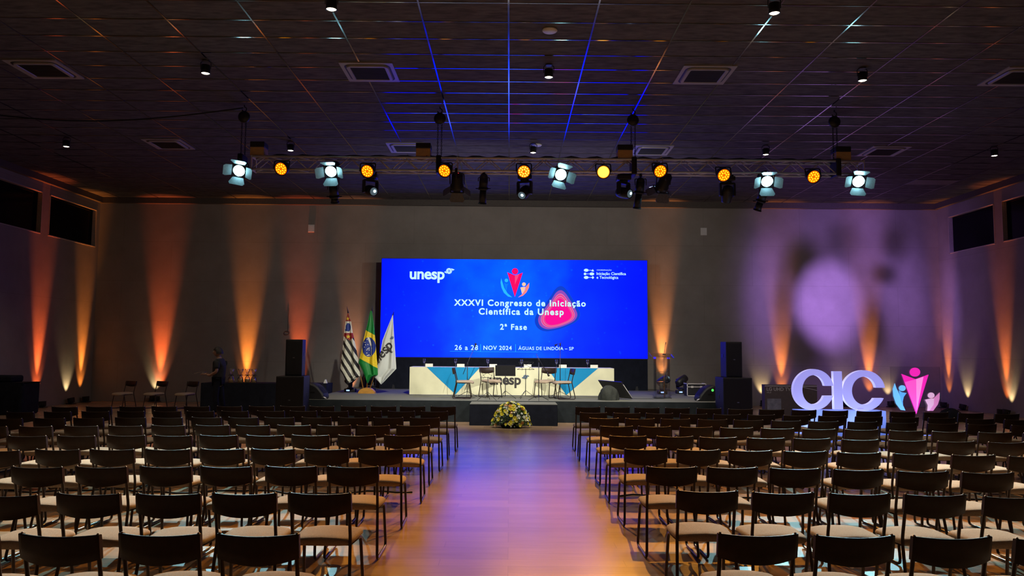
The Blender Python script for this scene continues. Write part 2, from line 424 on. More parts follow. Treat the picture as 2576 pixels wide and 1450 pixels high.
for x, yy, lab in dls:
    t = thing('ceiling_spotlight', lab, 'spotlight', (x, yy, CZ), 0, 'small warm ceiling spotlights')
    MB().cyl((0,0,0), (0,0,-.02), .06, n=16).build('mount', M_black, t)
    b = MB()
    for sx in (-1, 1): b.tube(fillet([(sx*.03, 0, -.01), (sx*.085, 0, -.03), (sx*.085, 0, -.15)], .02, 3), .007, 6)
    b.build('yoke', M_black, t)
    MB().lathe([(.05, -.075), (.072, -.085), (.074, -.2), (.082, -.225), (.07, -.226), (.068, -.2)], 20).build('housing', M_black, t)
    MB().lathe([(.067, -.212), (.05, -.222), (.001, -.224)], 20).build('lamp_face', M_down, t)
    spot('ceiling_spotlight_beam', Vector((x, yy, CZ-.25)), (x, yy, 0), P_DOWN, WARM, 110, .8, .05, t)

# ------------------------------------------------------------------ stage
SZ, RZ = .50, .485
t = thing('stage', 'low dark stage with charcoal carpet and black cloth front', 'stage', (.2, 21.4, 0))
SXL, SXR = -4.85, 5.0
b = MB().box((.075-.2, 0, SZ-.03), (SXR-SXL, 6.08, .06)); b.build('carpet_deck', M_carpet, t)
def skirt(nu, x0, x1, y, zt, amp=.012):
    return lambda u, v: (x0+(x1-x0)*u, y-amp*math.sin(u*nu)*v*(.6+.4*math.sin(u*nu*.37))-.01*v, zt*(1-v)+.002*v)
MB().grid(skirt(60, SXL-.2, SXR-.2, 18.35-21.4, SZ-.0), 160, 6).build('front_skirt', M_skirt, t)
MB().box((SXR-.2-.01, 0, SZ/2-.03), (.02, 6.05, SZ-.06)).box((SXL-.2+.01, 0, SZ/2-.03), (.02, 6.05, SZ-.06)).build('side_skirt', M_skirt, t)
t = thing('stage_step', 'dark covered riser block in front of the stage behind the flowers', 'stage riser', (.1, 17.92, 0))
MB().box((0, 0, RZ-.02), (1.98, .82, .04)).build('top_carpet', M_carpet, t)
b = MB().grid(lambda u, v: (-.99+1.98*u, -.41-.006*math.sin(u*40)*v-.008*v, (RZ-.01)*(1-v)+.002*v), 60, 5)
b.grid(lambda u, v: (-.99-.008*v, -.41+.82*u, (RZ-.01)*(1-v)+.002*v), 20, 4); b.grid(lambda u, v: (.99+.008*v, -.41+.82*u, (RZ-.01)*(1-v)+.002*v), 20, 4)
b.build('cloth_side', M_navy, t)

# ------------------------------------------------------------------ LED screen
SY = 23.5
def sp(px, py):               # a place of the photograph on the screen plane, as local x,z
    p = at(px, py, SY); return (p.x-.14, p.z)
x0, z1 = sp(961, 651); x1, z0 = sp(1629, 903)
scr = thing('led_screen', 'large glowing blue LED screen with the congress title', 'screen', (.14, SY, 0))
MB().box(((x0+x1)/2, .10, (z0+z1)/2), (x1-x0+.04, .16, z1-z0+.04)).build('casing', M_black, scr)
def screen_mat():
    m, t, b = nt('screen_picture'); N = t.nodes; L = t.links
    tc = N.new('ShaderNodeTexCoord'); se = N.new('ShaderNodeSeparateXYZ'); L.new(tc.outputs['Object'], se.inputs[0])
    def math_(op, a, b_=None, c_=None):
        q = N.new('ShaderNodeMath'); q.operation = op
        for i, vv in enumerate((a, b_, c_)):
            if vv is None: continue
            if isinstance(vv, (int, float)): q.inputs[i].default_value = vv
            else: L.new(vv, q.inputs[i])
        return q.outputs[0]
    dx = math_('DIVIDE', math_('ADD', se.outputs[0], .25), 2.7)
    r = math_('POWER', 2.718, math_('MULTIPLY', math_('MULTIPLY', dx, dx), -1.0))
    n = N.new('ShaderNodeTexNoise'); n.inputs['Scale'].default_value = .9; n.inputs['Detail'].default_value = 3; L.new(tc.outputs['Object'], n.inputs['Vector'])
    g1 = math_('MULTIPLY', r, math_('ADD', n.outputs['Fac'], .35))
    v = N.new('ShaderNodeTexVoronoi'); v.inputs['Scale'].default_value = 5.5; L.new(tc.outputs['Object'], v.inputs['Vector'])
    n2 = N.new('ShaderNodeTexNoise'); n2.inputs['Scale'].default_value = 1.3; n2.inputs['W' if False else 'Detail'].default_value = 2; L.new(tc.outputs['Object'], n2.inputs['Vector'])
    dot = math_('MULTIPLY', math_('MAXIMUM', math_('SUBTRACT', .22, v.outputs['Distance']), 0), math_('MAXIMUM', math_('SUBTRACT', n2.outputs['Fac'], .46), 0))
    fac = math_('ADD', g1, math_('MULTIPLY', dot, 14))
    rp = N.new('ShaderNodeValToRGB'); e = rp.color_ramp.elements
    e[0].position = .02; e[0].color = (0, .0004, .40, 1); e[1].position = 1; e[1].color = (.0, .020, .42, 1)
    k = e.new(.45); k.color = (0, .0044, .41, 1)
    L.new(fac, rp.inputs[0]); L.new(rp.outputs[0], b.inputs['Emission Color']); b.inputs['Emission Strength'].default_value = 7.5
    b.inputs['Base Color'].default_value = (.003, .003, .004, 1); b.inputs['Roughness'].default_value = .7; b.inputs['Specular IOR Level'].default_value = .1
    m.cycles.emission_sampling = 'FRONT_BACK'
    return m
MB().add([(x0, 0, z0), (x1, 0, z0), (x1, 0, z1), (x0, 0, z1)], [(0, 1, 2, 3)]).build('display', screen_mat(), scr)
G_txt = glow('screen_text', (.62, 1, .98), 1.0); G_pink = glow('screen_hot_pink', (1, .0, .13), 1); G_rose = glow('screen_rose', (1, .07, .24), .95)
G_dpink = glow('screen_deep_pink', (.62, .005, .16), 1); G_pur = glow('screen_purple', (.30, .07, .50), 1); G_mid = glow('screen_mid_pink', (.80, .06, .30), 1)
G_lpink = glow('screen_light_pink', (1, .35, .55), 1); G_halo = glow('screen_halo_blue', (.0, .05, .62), 1)
G_cyan = glow('screen_cyan', (.02, .50, 1), 1); G_azure = glow('screen_azure', (.0, .22, .95), 1)
G_peach = glow('screen_peach', (1, .62, .40), 1); G_coral = glow('screen_coral', (1, .26, .20), 1); G_hot = glow('screen_magenta', (1, 0, .31), 1)
Z3 = lambda x, y: (960+x/3.788, 640+y/3.788)
def S3(x, y): return sp(*Z3(x, y))
def scr_text(name, s, xa, xb, yb, offset=.0, space=1.0, mt=None, hs=1.0):
    a, zb = S3(xa, yb); c, _ = S3(xb, yb)
    return lettering(name, s, mt or G_txt, scr, a, c, zb, -.012, offset, space, hs)
scr_text('university_lettering', 'unesp', 268, 600, 234, .028, .97)
scr_text('title_lettering', 'XXXVI Congresso de Iniciação', 690, 1945, 488, .03, 1.2)
scr_text('title_lettering', 'Científica da Unesp', 925, 1735, 573, .03, 1.2)
scr_text('phase_lettering', '2ª Fase', 1128, 1384, 718, .025, 1.2)
scr_text('date_lettering', '26 a 28', 697, 918, 911, .018, 1.15)
scr_text('date_lettering', 'NOV 2024', 970, 1240, 911, .018, 1.12)
scr_text('place_lettering', 'ÁGUAS DE LINDÓIA – SP', 1303, 1830, 911, .014, 1.1)
scr_text('coordination_lettering', 'COORDENAÇÃO', 2050, 2190, 157, .0, 1.05)
scr_text('coordination_lettering', 'Iniciação Científica', 2048, 2328, 197, .016)
scr_text('coordination_lettering', 'e Tecnológica', 2048, 2255, 233, .016)
b = MB()
for xa, ya, xb, yb in ((650, 927, 1490, 931), (1630, 934, 1880, 936), (941, 858, 945, 930), (1274, 858, 1278, 930)):
    p, q = S3(xa, ya), S3(xb, yb); b.box(((p[0]+q[0])/2, -.012, (p[1]+q[1])/2), (abs(q[0]-p[0]), .004, abs(q[1]-p[1])))
b.build('ruled_line', G_cyan, scr)
def disc(cx, cy, rx, ry=None, n=28): return [(cx+rx*math.cos(2*math.pi*i/n), cy+(ry or rx)*math.sin(2*math.pi*i/n)) for i in range(n)]
def poly(name, pts, mt, parent, conv, y, th=.004):
    return MB().prism([conv(*p) for p in pts], y-th, y).build(name, mt, parent)
# emblem of small triangles beside a wordmark
def tri_emblem(conv, cx, cy, s):
    b = []; h = s*.866; k = .80
    cells = []
    for row, cols in ((0, (0, 1, 2)), (1, (-1, 0, 1, 2, 3)), ):
        pass
    pts = [(cx+s*a, cy+h*c) for a, c in ((-.5, -1), (.5, -1), (-1, 0), (0, 0), (1, 0), (-.5, 1), (.5, 1), (-1.55, .35), (1.75, -.45), (1.5, 1) , (1, 2/3))]
    tris = [(0, 1, 3), (0, 2, 3), (1, 3, 4), (2, 3, 5), (3, 5, 6), (3, 4, 6), (2, 5, 7) , (1, 4, 8)]
    out = []
    for t in tris:
        q = [pts[i] for i in t]; mx, my = sum(p[0] for p in q)/3, sum(p[1] for p in q)/3
        out.append([conv(mx+(p[0]-mx)*k, my+(p[1]-my)*k) for p in q])
    return out
def emblem(name, mt, parent, conv, cx, cy, s, y):
    b = MB()
    for q in tri_emblem(conv, cx, cy, s): b.prism(q, y-.004, y)
    return b.build(name, mt, parent)
emblem('triangle_emblem', G_txt, scr, S3, 643, 160, 33, -.012)
# icon beside the coordination words
b = MB()
for q in (disc(1949, 153, 22, 14), disc(1938, 188, 12), disc(2003, 188, 22, 14), disc(1949, 222, 22, 14), [(2012, 142), (2024, 164), (1999, 164)], [(2012, 208), (2025, 222), (2012, 237), (1998, 222)]):
    b.prism([S3(*p) for p in q], -.016, -.012)
for yy in (153, 188, 222): b.prism([S3(*p) for p in ((1940, yy-2), (2010, yy-2), (2010, yy+2), (1940, yy+2))], -.016, -.012)
b.build('node_icon', G_txt, scr)
# nested pink rounded triangle
BL = [(1708, 343), (1752, 372), (1800, 445), (1850, 530), (1864, 585), (1830, 638), (1740, 682), (1650, 708), (1572, 714), (1515, 686), (1492, 632), (1508, 575), (1562, 508), (1620, 430), (1662, 366)]
def blob(k, cx=1690, cy=590):
    out = []; n_ = len(BL)
    for i in range(n_):
        p = [Vector(BL[(i+j-1) % n_]) for j in range(4)]
        for q in range(4):
            t_ = q/4
            w_ = .5*((2*p[1])+(p[2]-p[0])*t_+(2*p[0]-5*p[1]+4*p[2]-p[3])*t_*t_+(3*p[1]-p[0]-3*p[2]+p[3])*t_**3)
            out.append((cx+(w_.x-cx)*k, cy+(w_.y-cy)*k))
    return out
for i, (k, mt) in enumerate(((1.17, G_halo), (1.0, G_pur), (.865, G_lpink), (.85, G_mid), (.77, G_lpink), (.755, G_mid), (.69, G_rose), (.675, G_hot))):
    poly('pink_shape_layer', blob(k), mt, scr, S3, -.0012*(i+1), .001)
def figure_logo(conv, parent, y, th, mats, pre=''):
    """a tall arrow-shaped person between two curved smaller ones; coordinates of the 1100-unit drawing"""
    P = lambda n, pts, m_, dy=0: poly(n, pts, m_, parent, conv, y-dy, th)
    P('tall_figure', [(1197, 172), (1270, 202), (1345, 176), (1270, 408)], mats[0])
    P('tall_figure_fold', [(1270, 202), (1312, 190), (1270, 290)], mats[1], th*.6)
    P('figure_head', disc(1271, 163, 30), mats[0])
    P('curved_figure', [(1140, 228), (1150, 262), (1168, 320), (1200, 372), (1246, 412), (1205, 404), (1165, 368), (1142, 318), (1133, 270)], mats[2])
    P('curved_figure', [(1168, 272), (1190, 284), (1210, 280), (1196, 300), (1192, 350), (1176, 318)], mats[3])
    P('figure_head', disc(1189, 250, 17), mats[2])
    P('curved_figure', [(1408, 272), (1404, 318), (1380, 364), (1346, 396), (1300, 412), (1340, 380), (1366, 340), (1372, 312)], mats[4])
    P('curved_figure', [(1322, 318), (1346, 312), (1370, 312), (1362, 345), (1338, 380), (1330, 345)], mats[5])
    P('figure_head', disc(1356, 287, 18), mats[5])
figure_logo(S3, scr, -.012, .004, (G_pink, G_rose, G_cyan, G_azure, G_coral, G_peach))
t = thing('screen_base', 'black cloth covered base under the blue screen', 'screen base', (.14, SY+.05, SZ))
MB().box(((x0+x1)/2, .1, (z0-SZ)/2-.012), (x1-x0, .3, z0-SZ-.024)).build('frame', M_black, t)
MB().grid(lambda u, v: (x0+(x1-x0)*u, -.06-.012*math.sin(u*90)*v, (z0-SZ-.02)*(1-v)), 160, 4).build('cloth_front', M_navy, t)

# ------------------------------------------------------------------ audience chairs
def chair_meshes():
    seat = MB()
    def sup(u, v, zt):
        return None
    n = 36; rings = []
    def outline(k, z, sh=0):
        out = []
        for i in range(n):
            a = 2*math.pi*i/n; c, s_ = math.cos(a), math.sin(a); e = .38
            x = math.copysign(abs(c)**e, c)*.215*k; y = math.copysign(abs(s_)**e, s_)*.225*k
            wf = 1-.06*max(0, -y/.225)
            zz = z+.018*(1-(x/.215)**2)*(1 if z > .41 else 0)-(.03*max(0, (y-.1)/.125)**2 if z > .38 else 0)
            out.append(Vector((x*wf, y+.055, zz)))
        return out
    for k, z in ((.80, .392), (.95, .394), (.99, .402), (1.0, .413), (.975, .426), (.90, .433), (.7, .436), (.4, .437), (.08, .437)): rings.append(outline(k, z))
    seat.ring(rings)
    back = MB(); nu, nv = 20, 6; th = .026
    def bp(u, v, off):
        x = (u-.5)*.425; c = 1-(2*u-1)**2
        zt, zb = .757-.006*c, .628-.032*c
        z = zb+(zt-zb)*v
        y = -.224-.046*c+(.75-z)*.19+off
        return (x, y, z)
    back.ring([[Vector(bp(u, v, o_)) for u, v, o_ in [(i/nu, v_, o2) for v_, o2 in ((0, 0), (0, th), (.5, th*1.1), (.955, th), (.985, th*.8), (1, th*.45), (.985, .002), (.955, 0), (.5, -.002))]] for i in range(nu+1)], smooth=True)
    legs = []
    for sx in (-1, 1):
        x = sx*.195
        pts = [(x, -.211, .752), (x, -.200, .70), (x*1.0, -.135, .43), (x*1.10, -.225, .014), (x*1.10, .225, .014), (x*1.03, .165, .388), (x*.95, -.08, .392)]
        legs.append(MB().tube(fillet(pts, .05, 4), .0115, 8))
    caps = [MB().sph((sx*.200, -.212, .7545), .0085, n=8, k=5) for sx in (-1, 1)]
    bar = [MB().tube([(-.185, yy_, .388), (.185, yy_, .388)], .009, 6) for yy_ in (.12, -.09)]
    return seat, back, legs, caps, bar
def make_chair(label):
    t = thing('audience_chair', label, 'chair')
    seat, back, legs, caps, bar = chair_meshes()
    seat.build('seat', M_seat, t); back.build('backrest', M_back, t)
    for l in legs: l.build('sled_leg', M_frame, t)
    for q in caps: q.build('end_cap', M_cap, t)
    for q in bar: q.build('seat_support', M_frame, t)
    return t
chair0 = None
def chair(x, y, rz, label, group, z=0, name=None):
    global chair0
    if chair0 is None:
        chair0 = make_chair(label); c = chair0; c.location = (x, y, z); c.rotation_euler = (0, 0, rz)
    else: c = dup(chair0, label, (x, y, z), rz)
    c['group'] = group
    if name: c.name = name
    return c
rowsL = [(4.09, -1.09), (5.21, -1.05), (6.40, -1.08), (7.49, -1.04), (8.68, -.99), (9.79, -1.0), (10.9, -.985), (12.0, -.97), (13.0, -.91)]
rowsR = [(4.18, 1.12), (5.40, 1.175), (6.50, 1.15), (7.63, 1.147), (8.79, 1.145), (9.92, 1.156), (11.05, 1.14), (12.0, 1.11), (13.16, 1.12)]
ROWW = ['row nearest the stage', 'second row from stage', 'third row from stage', 'fourth row from stage', 'fifth row from stage', 'sixth row from stage', 'seventh row from stage', 'second nearest row', 'nearest row']
for side, rows, pitch in (('left', rowsL, .496), ('right', rowsR, .507)):
    sg = -1 if side == 'left' else 1
    for ri, (yr, xe) in enumerate(rows):
        lim = 13 if (ri == 8 and side == 'left') else 15
        for k in range(lim):
            x = xe+sg*(.205+k*pitch); y = yr+.22-.0135*(x*x-1.5)
            d = y-.25
            if abs(x)-.22 > d*.672+.05: break
            where = 'at the aisle' if k == 0 else '%s from the aisle' % ORD[k+1]
            chair(x+rnd.uniform(-.012, .012), y+rnd.uniform(-.02, .02), rnd.uniform(-.03, .03)+sg*.008*k,
                  'brown-backed chair %s of the aisle, %s, %s' % (side, where, ROWW[8-ri]), 'audience chairs %s of the aisle' % side)
# loose chairs by the left wall
for px, lab in ((313, 'dark empty chair by the back wall, farthest left of the three'), (392, 'empty chair by the back wall in front of the red uplight column'), (470, 'barely visible dark chair by the back wall beside the black table')):
    p = at(px, 990, 21.6); chair(p.x, 21.6, R(155), lab, 'loose chairs by the left part of the back wall')
# the quartet's chairs on the stage
for px, yy, rz, lab in ((1163, 19.1, -90, 'leftmost beige chair on stage, turned sideways facing right'), (1233, 19.75, -150, 'beige chair on stage behind the black music desk, left of wordmark'),
                        (1372, 19.75, 150, 'beige chair on stage right of the wordmark, behind the tall boom stand'), (1420, 19.15, 100, 'rightmost beige chair on stage, turned sideways facing left')):
    p = at(px, 1000, yy); chair(p.x, yy, R(rz), lab, 'musician chairs on the stage', SZ)

# ------------------------------------------------------------------ head table
TY, TZ = 20.45, SZ+.735
tx0, tx1 = -2.64, 2.77
t = thing('head_table', 'long table on stage in cream and blue cloth with wordmark', 'table', ((tx0+tx1)/2, TY+.4, SZ))
W2 = (tx1-tx0)/2
b = MB()
for sx in (-1, 1):
    for sy in (-1, 1): b.cyl((sx*(W2-.15), sy*.3, 0), (sx*(W2-.15), sy*.3, .7), .02)
b.build('leg', M_grey, t)
MB().box((0, 0, .715), (2*W2-.04, .78, .03)).build('table_top', M_grey, t)
Z6 = lambda x, y: (1040+x/4.954, 860+y/4.954)
def T6(x, y):
    p = at(*Z6(x, y), TY); return (p.x-(tx0+tx1)/2, p.z-SZ)
fold = lambda x, z: -.41-.016*math.sin(x*5.1+1.2*math.sin(z*3))*(.735-z)/.735-.010*math.sin(x*13+z*5)*(.735-z)-.008*math.sin(x*3.1-z*9)*(.735-z)
triA = [T6(165, 330), T6(830, 330), T6(525, 665)]; triB = [T6(1665, 335), T6(2300, 340), T6(1905, 665)]
triA[0] = (triA[0][0], .75); triA[1] = (triA[1][0], .75); triB[0] = (triB[0][0], .75); triB[1] = (triB[1][0], .75)
def cl(u, v):
    x = -W2+2*W2*u; z = .737*(1-v)+.012*v; return (x, fold(x, z), z)
b = MB().grid(cl, 260, 40)
b.grid(lambda u, v: (-W2+2*W2*u, -.41+.80*v, .738), 20, 4)
for sx in (-1, 1): b.grid(lambda u, v: (sx*(W2+.02*v*math.sin(u*9)), -.41+.8*u, .737*(1-v)+.012*v), 12, 6)
tc_ = tag(b.build('tablecloth', M_cream, None, ((tx0+tx1)/2, TY+.4, SZ)), 'cream cloth with two blue triangles and dark wordmark over stage table', 'tablecloth')
for T in (triA, triB):
    def tp(u, v, T=T):
        p0 = T[0][0]+(T[1][0]-T[0][0])*u; z0_ = .737
        x = p0*(1-v)+T[2][0]*v; z = z0_*(1-v)+max(.02, T[2][1])*v; return (x, fold(x, z)-.004, z)
    MB().grid(tp, 60, 40).build('blue_triangle', M_blue, tc_)
v, f, wd = text2d('unesp', .03, .97); a0 = T6(945, 530); a1 = T6(1340, 530); k = (a1[0]-a0[0])/wd
MB().add([(a0[0]+x*k, fold(a0[0]+x*k, a0[1]+y*k)-.006, a0[1]+y*k) for x, y in v], f).build('wordmark_lettering', M_ink, tc_)
emblem('triangle_emblem', M_inkblue, tc_, T6, 1395, 438, 30, -.425)

# glasses and name cards on the table
for i, px in enumerate((1067, 1146, 1227, 1312, 1400, 1478)):
    p = at(px, 925, TY+.28); nm = ORD[i+1]
    t = thing('wine_glass', '%s stemmed water glass from the left on the stage table' % nm, 'glass', (p.x, TY+.28, SZ+.739), 0, 'stemmed glasses on the stage table')
    MB().lathe([(.034, 0), (.034, .003), (.006, .008), (.005, .09), (.02, .105), (.036, .14), (.038, .165), (.031, .215), (.029, .215), (.036, .165), (.034, .142), (.018, .11), (.001, .104)], 18).build('bowl_and_stem', M_glass, t)
    p = at(px+14+(1 if i > 2 else 0), 921, TY+.3)
    o = MB().prism([(-.1, 0), (.1, 0), (.1, .085), (-.1, .085)], 0, .003).add([(-.1, .003, .085), (.1, .003, .085), (.1, .045, 0), (-.1, .045, 0)], [(0, 1, 2, 3)]).build('name_card', M_offwhite, None, (p.x, TY+.14, SZ+.739))
    tag(o, '%s folded white name card from the left on the stage table' % nm, 'card', 'name cards on the stage table')

# ------------------------------------------------------------------ music and microphone stands
def tripod(b, r, h, leg=.006, n=3, a0=.5):
    for i in range(n):
        a = a0+2*math.pi*i/n; b.append(MB().tube([(0, 0, h), (r*math.cos(a), r*math.sin(a), .006)], leg, 6))
def mic_stand(label, px, py, Y, zpole, bars, mic, r=.28):
    p = atz(px, py, SZ) if Y is None else at(px, py, Y)
    t = thing('microphone_stand', label, 'microphone stand', (p.x, p.y, SZ), 0, 'microphone stands on the stage')
    L_ = []; tripod(L_, r, .14)
    for q in L_: q.build('leg', M_black, t)
    MB().cyl((0, 0, .1), (0, 0, zpole), .010).cyl((0, 0, zpole-.05), (0, 0, zpole+.03), .018).build('pole', M_black, t)
    if bars: MB().tube(bars, .008, 8).build('boom', M_black, t)
    if mic:
        a, bb = Vector(mic[0]), Vector(mic[1]); d = (bb-a).normalized()
        m_ = MB().cyl(a, bb, .014, .018).sph(bb+d*.02, .028); m_.build('microphone', M_blackmet, t)
    return t
def loc(px, py, p): q = at(px, py, p.location.y); return (q.x-p.location.x, 0, q.z-p.location.z)
ms = [('tall boom microphone stand beside the leftmost stage chair', 1175, 999, (1175, 915), (1165, 942), (1194, 874), (1196, 868)),
      ('boom microphone stand at stage front with boom tilted down to the right', 1355, 1009, (1355, 906), (1349, 891), (1376, 938), (1379, 943)),
      ('tall straight microphone stand beside the rightmost stage chair', 1409, 999, (1410, 866), (1412, 862), (1402, 866), (1399, 868))]
for lab, bx, by, pole, b0, b1, mc in ms:
    p = atz(bx, by, SZ)
    class Q: location = p
    zp = at(pole[0], pole[1], p.y).z-SZ
    l0, l1, l2 = loc(b0[0], b0[1], Q), loc(b1[0], b1[1], Q), loc(mc[0], mc[1], Q)
    t = mic_stand(lab, bx, by, None, zp, [l0, (0, -.02, zp+.01), l1], (l1, l2))
def music_stand(label, px, py, zdesk, solid, rz, wdt=.5):
    p = atz(px, py, SZ)
    t = thing('music_stand', label, 'music stand', (p.x, p.y, SZ), rz, 'music stands on the stage')
    L_ = []; tripod(L_, .27, .2, .006, 3, .9)
    for q in L_: q.build('leg', M_black, t)
    MB().cyl((0, 0, .06), (0, 0, zdesk), .009).build('pole', M_black, t)
    rot = Matrix.Rotation(R(-20), 4, 'X')
    if solid:
        b = MB().box((0, 0, .13), (wdt, .006, .27)).box((0, .025, 0), (wdt, .05, .006)); nm = 'desk'
    else:
        b = MB(); nm = 'wire_desk'
        b.tube([(-.22, 0, 0), (.22, 0, 0)], .006, 6); b.tube([(-.19, 0, .2), (.19, 0, .2)], .004, 6)
        for a, c in ((-.22, .14), (-.08, -.19), (.08, .19), (.22, -.14)): b.tube([(a, 0, 0), (c, 0, .2)], .004, 6)
        b.tube([(-.1, .0, 0), (-.1, .05, 0)], .004, 6).tube([(.1, .0, 0), (.1, .05, 0)], .004, 6)
    b.xf(Matrix.Translation((0, 0, zdesk-.02)) @ rot).build(nm, M_black, t)
music_stand('solid black music desk on stand in the middle of the stage', 1271, 1004, .60, True, R(178))
music_stand('thin wire music stand left of the solid black desk', 1227, 1008, .56, False, R(150))
music_stand('thin wire music stand right of the solid black desk', 1322, 1003, .74, False, R(190))

# ------------------------------------------------------------------ flags on the stage
FX, FY = -3.86, 21.0
t = thing('flag_stand', 'wooden half-round stand holding three flag poles left of the screen', 'flag stand', (FX, FY, SZ))
MB().prism([(.225*math.cos(R(a)), .155*math.sin(R(a))) for a in range(0, 181, 9)], -.1, .1).build('base', M_wood, t)
Z5 = lambda x, y: (840+x/5.8, 760+y/5.8)
def F5(x, y, Y=FY-.02): p = at(*Z5(x, y), Y); return p
tops = [(188, 62), (561, 55), (887, 105)]
feet = [(432, 1265), (478, 1265), (520, 1265)]
for (ax, ay), (bx_, by_) in zip(tops, feet):
    A = F5(ax, ay, FY+.05)-Vector((FX, FY, SZ)); B = F5(bx_, by_, FY)-Vector((FX, FY, SZ)); B.z = max(B.z-.05, .06)
    d = (A-B).normalized()
    po = MB().cyl(B, A-d*.2, .014).build('pole', M_wood, t)
    MB().cyl(A-d*.2, A-d*.16, .022).cyl(A-d*.16, A, .016, .002).build('finial', M_blackmet, po)
def flag(name, label, Lp, Rp, y0, y1, colour, mats, depth, folds, txt=None):
    def itp(P, y):
        for (a, xa), (c, xc) in zip(P, P[1:]):
            if y <= c: return xa+(xc-xa)*(y-a)/(c-a)
        return P[-1][1]
    def pt(u, v):
        y = y0+(y1-y0)*v; xa, xb = itp(Lp, y), itp(Rp, y); x = xa+(xb-xa)*u
        w_ = math.sin(folds*u*math.pi*2+v*2.0)*.028*min(1, v*2.2)+math.sin(folds*u*9.1+4*v)*.012*min(1, v*2.2)
        return x, y, w_
    fn = lambda u, v: F5(*pt(u, v)[:2])+Vector((0, depth+pt(u, v)[2], 0))
    b = MB().grid(fn, 130, 320, mifn=lambda u, v: colour(*pt(u, v)[:2]))
    base = Vector((FX, FY, SZ)); b.v = [p-base for p in b.v]
    o = b.build(name, mats, None, base)
    sm = o.modifiers.new('thickness', 'SOLIDIFY'); sm.thickness = .004; sm.offset = 0
    def on(x, y):
        v = (y-y0)/(y1-y0); xa, xb = itp(Lp, y), itp(Rp, y); u = min(1, max(0, (x-xa)/max(1, xb-xa))); q = pt(u, v)
        return F5(min(max(x, xa), xb), y)+Vector((0, depth+q[2]-.014, 0))-base
    return tag(o, label, 'flag', None), on
fr_ = mat('flag_red', (.30, .012, .014), .55); fy_ = mat('flag_yellow', (.85, .62, .02), .55); fw_ = mat('flag_white', (.75, .75, .62), .55)
fb_ = mat('flag_blue', (.012, .035, .26), .55); fk_ = mat('flag_black', (.018, .016, .015), .55); fg_ = mat('flag_green', (.005, .22, .035), .5)
fs_ = mat('flag_silk_white', (.66, .70, .66), .5, 0, .04, 3, .2, 6)
def star(x, y, cx, cy, r):
    dx, dy = x-cx, y-cy; d = math.hypot(dx, dy)
    if d > r: return False
    a = (math.atan2(dx, -dy)) % (2*math.pi/5); a = min(a, 2*math.pi/5-a)
    rin = r*.40; c36 = math.pi/5
    num = r*rin*math.sin(c36); den = r*math.sin(a)+rin*math.sin(c36-a)
    return d <= num/den
def c_sp(x, y):
    if y < 285: return 1 if star(x, y, 211, 247, 30) else 0
    if y < 455-(x-215)*.0:
        inb = ((x-218)/40)**2+((y-372)/62)**2 < 1 and not (x < 195 and y < 335) or (abs(x-196) < 26 and 395 < y < 428)
        return 3 if inb else 2
    if y < 565-abs(x-238)*.75: return 1 if star(x, y, 219, 508, 34) else 0
    return 4 if ((y-1.65*x-352+40) % 160) < 76 else 2
def c_br(x, y):
    if ((x-528)/98)**2+((y-660)/142)**2 < 1:
        ax = 522+44*math.sin(min(1, max(0, (y-525)/180))*math.pi/2)
        if 520 < y < 780 and abs(x-ax) < (13 if y < 640 else 5): return 2
        for sx_, sy_ in ((505, 548), (462, 592), (478, 592), (482, 627), (515, 623), (467, 660), (530, 675), (512, 685), (500, 702), (530, 702), (500, 745), (570, 678), (506, 780), (528, 770), (545, 785), (520, 782)):
            if abs(x-sx_)+abs(y-sy_) < 9: return 2
        return 3
    if y > 415+(x-483)*.55 and y < 820+(x-390)*.56: return 1
    return 0
flag('state_flag', 'striped black and white flag with red and yellow stars, leftmost of three', [(165, 212), (300, 180), (450, 160), (580, 146), (800, 122), (1000, 100), (1060, 142), (1205, 205)],
     [(165, 218), (230, 236), (300, 262), (450, 282), (640, 325), (900, 372), (1080, 392), (1112, 335), (1190, 225), (1205, 207)], 165, 1205, c_sp, [fr_, fy_, fw_, fb_, fk_], -.09, 2)
flag('national_flag', 'green and yellow flag with blue starry disc, middle of three', [(135, 548), (300, 515), (420, 483), (560, 448), (700, 422), (820, 392), (890, 378), (1000, 435), (1185, 505)],
     [(135, 572), (200, 582), (350, 603), (500, 615), (700, 630), (960, 652), (1060, 657), (1092, 575), (1120, 545), (1185, 512)], 135, 1185, c_br, [fg_, fy_, fw_, fb_], -.19, 2)
fo, fconv = flag('university_flag', 'white flag with dark diagonal wordmark beside the blue screen', [(190, 866), (400, 778), (560, 715), (700, 688), (900, 650), (1060, 597), (1095, 590), (1200, 692)],
     [(190, 870), (300, 874), (500, 885), (700, 897), (975, 915), (1200, 702)], 190, 1200, lambda x, y: 0, [fs_], -.09, 2)
v, f, wd = text2d('unesp', .02, 1.0); ux, uy = math.cos(R(-49)), math.sin(R(-49)); nx, ny = math.cos(R(-49-84)), math.sin(R(-49-84)); k = 428/wd
MB().add([fconv(596+ux*x*k+nx*y*k*1.1, 968+uy*x*k+ny*y*k*1.1) for x, y in v], f).build('wordmark_lettering', M_ink, fo)
b = MB()
for q in tri_emblem(lambda x, y: (x, y), 858, 525, 26):
    q = [(min(x, 880), y) for x, y in q]; n0 = len(b.v)
    b.add([fconv(x, y) for x, y in q], [(0, 1, 2)])
b.build('triangle_emblem', M_inkblue, fo)

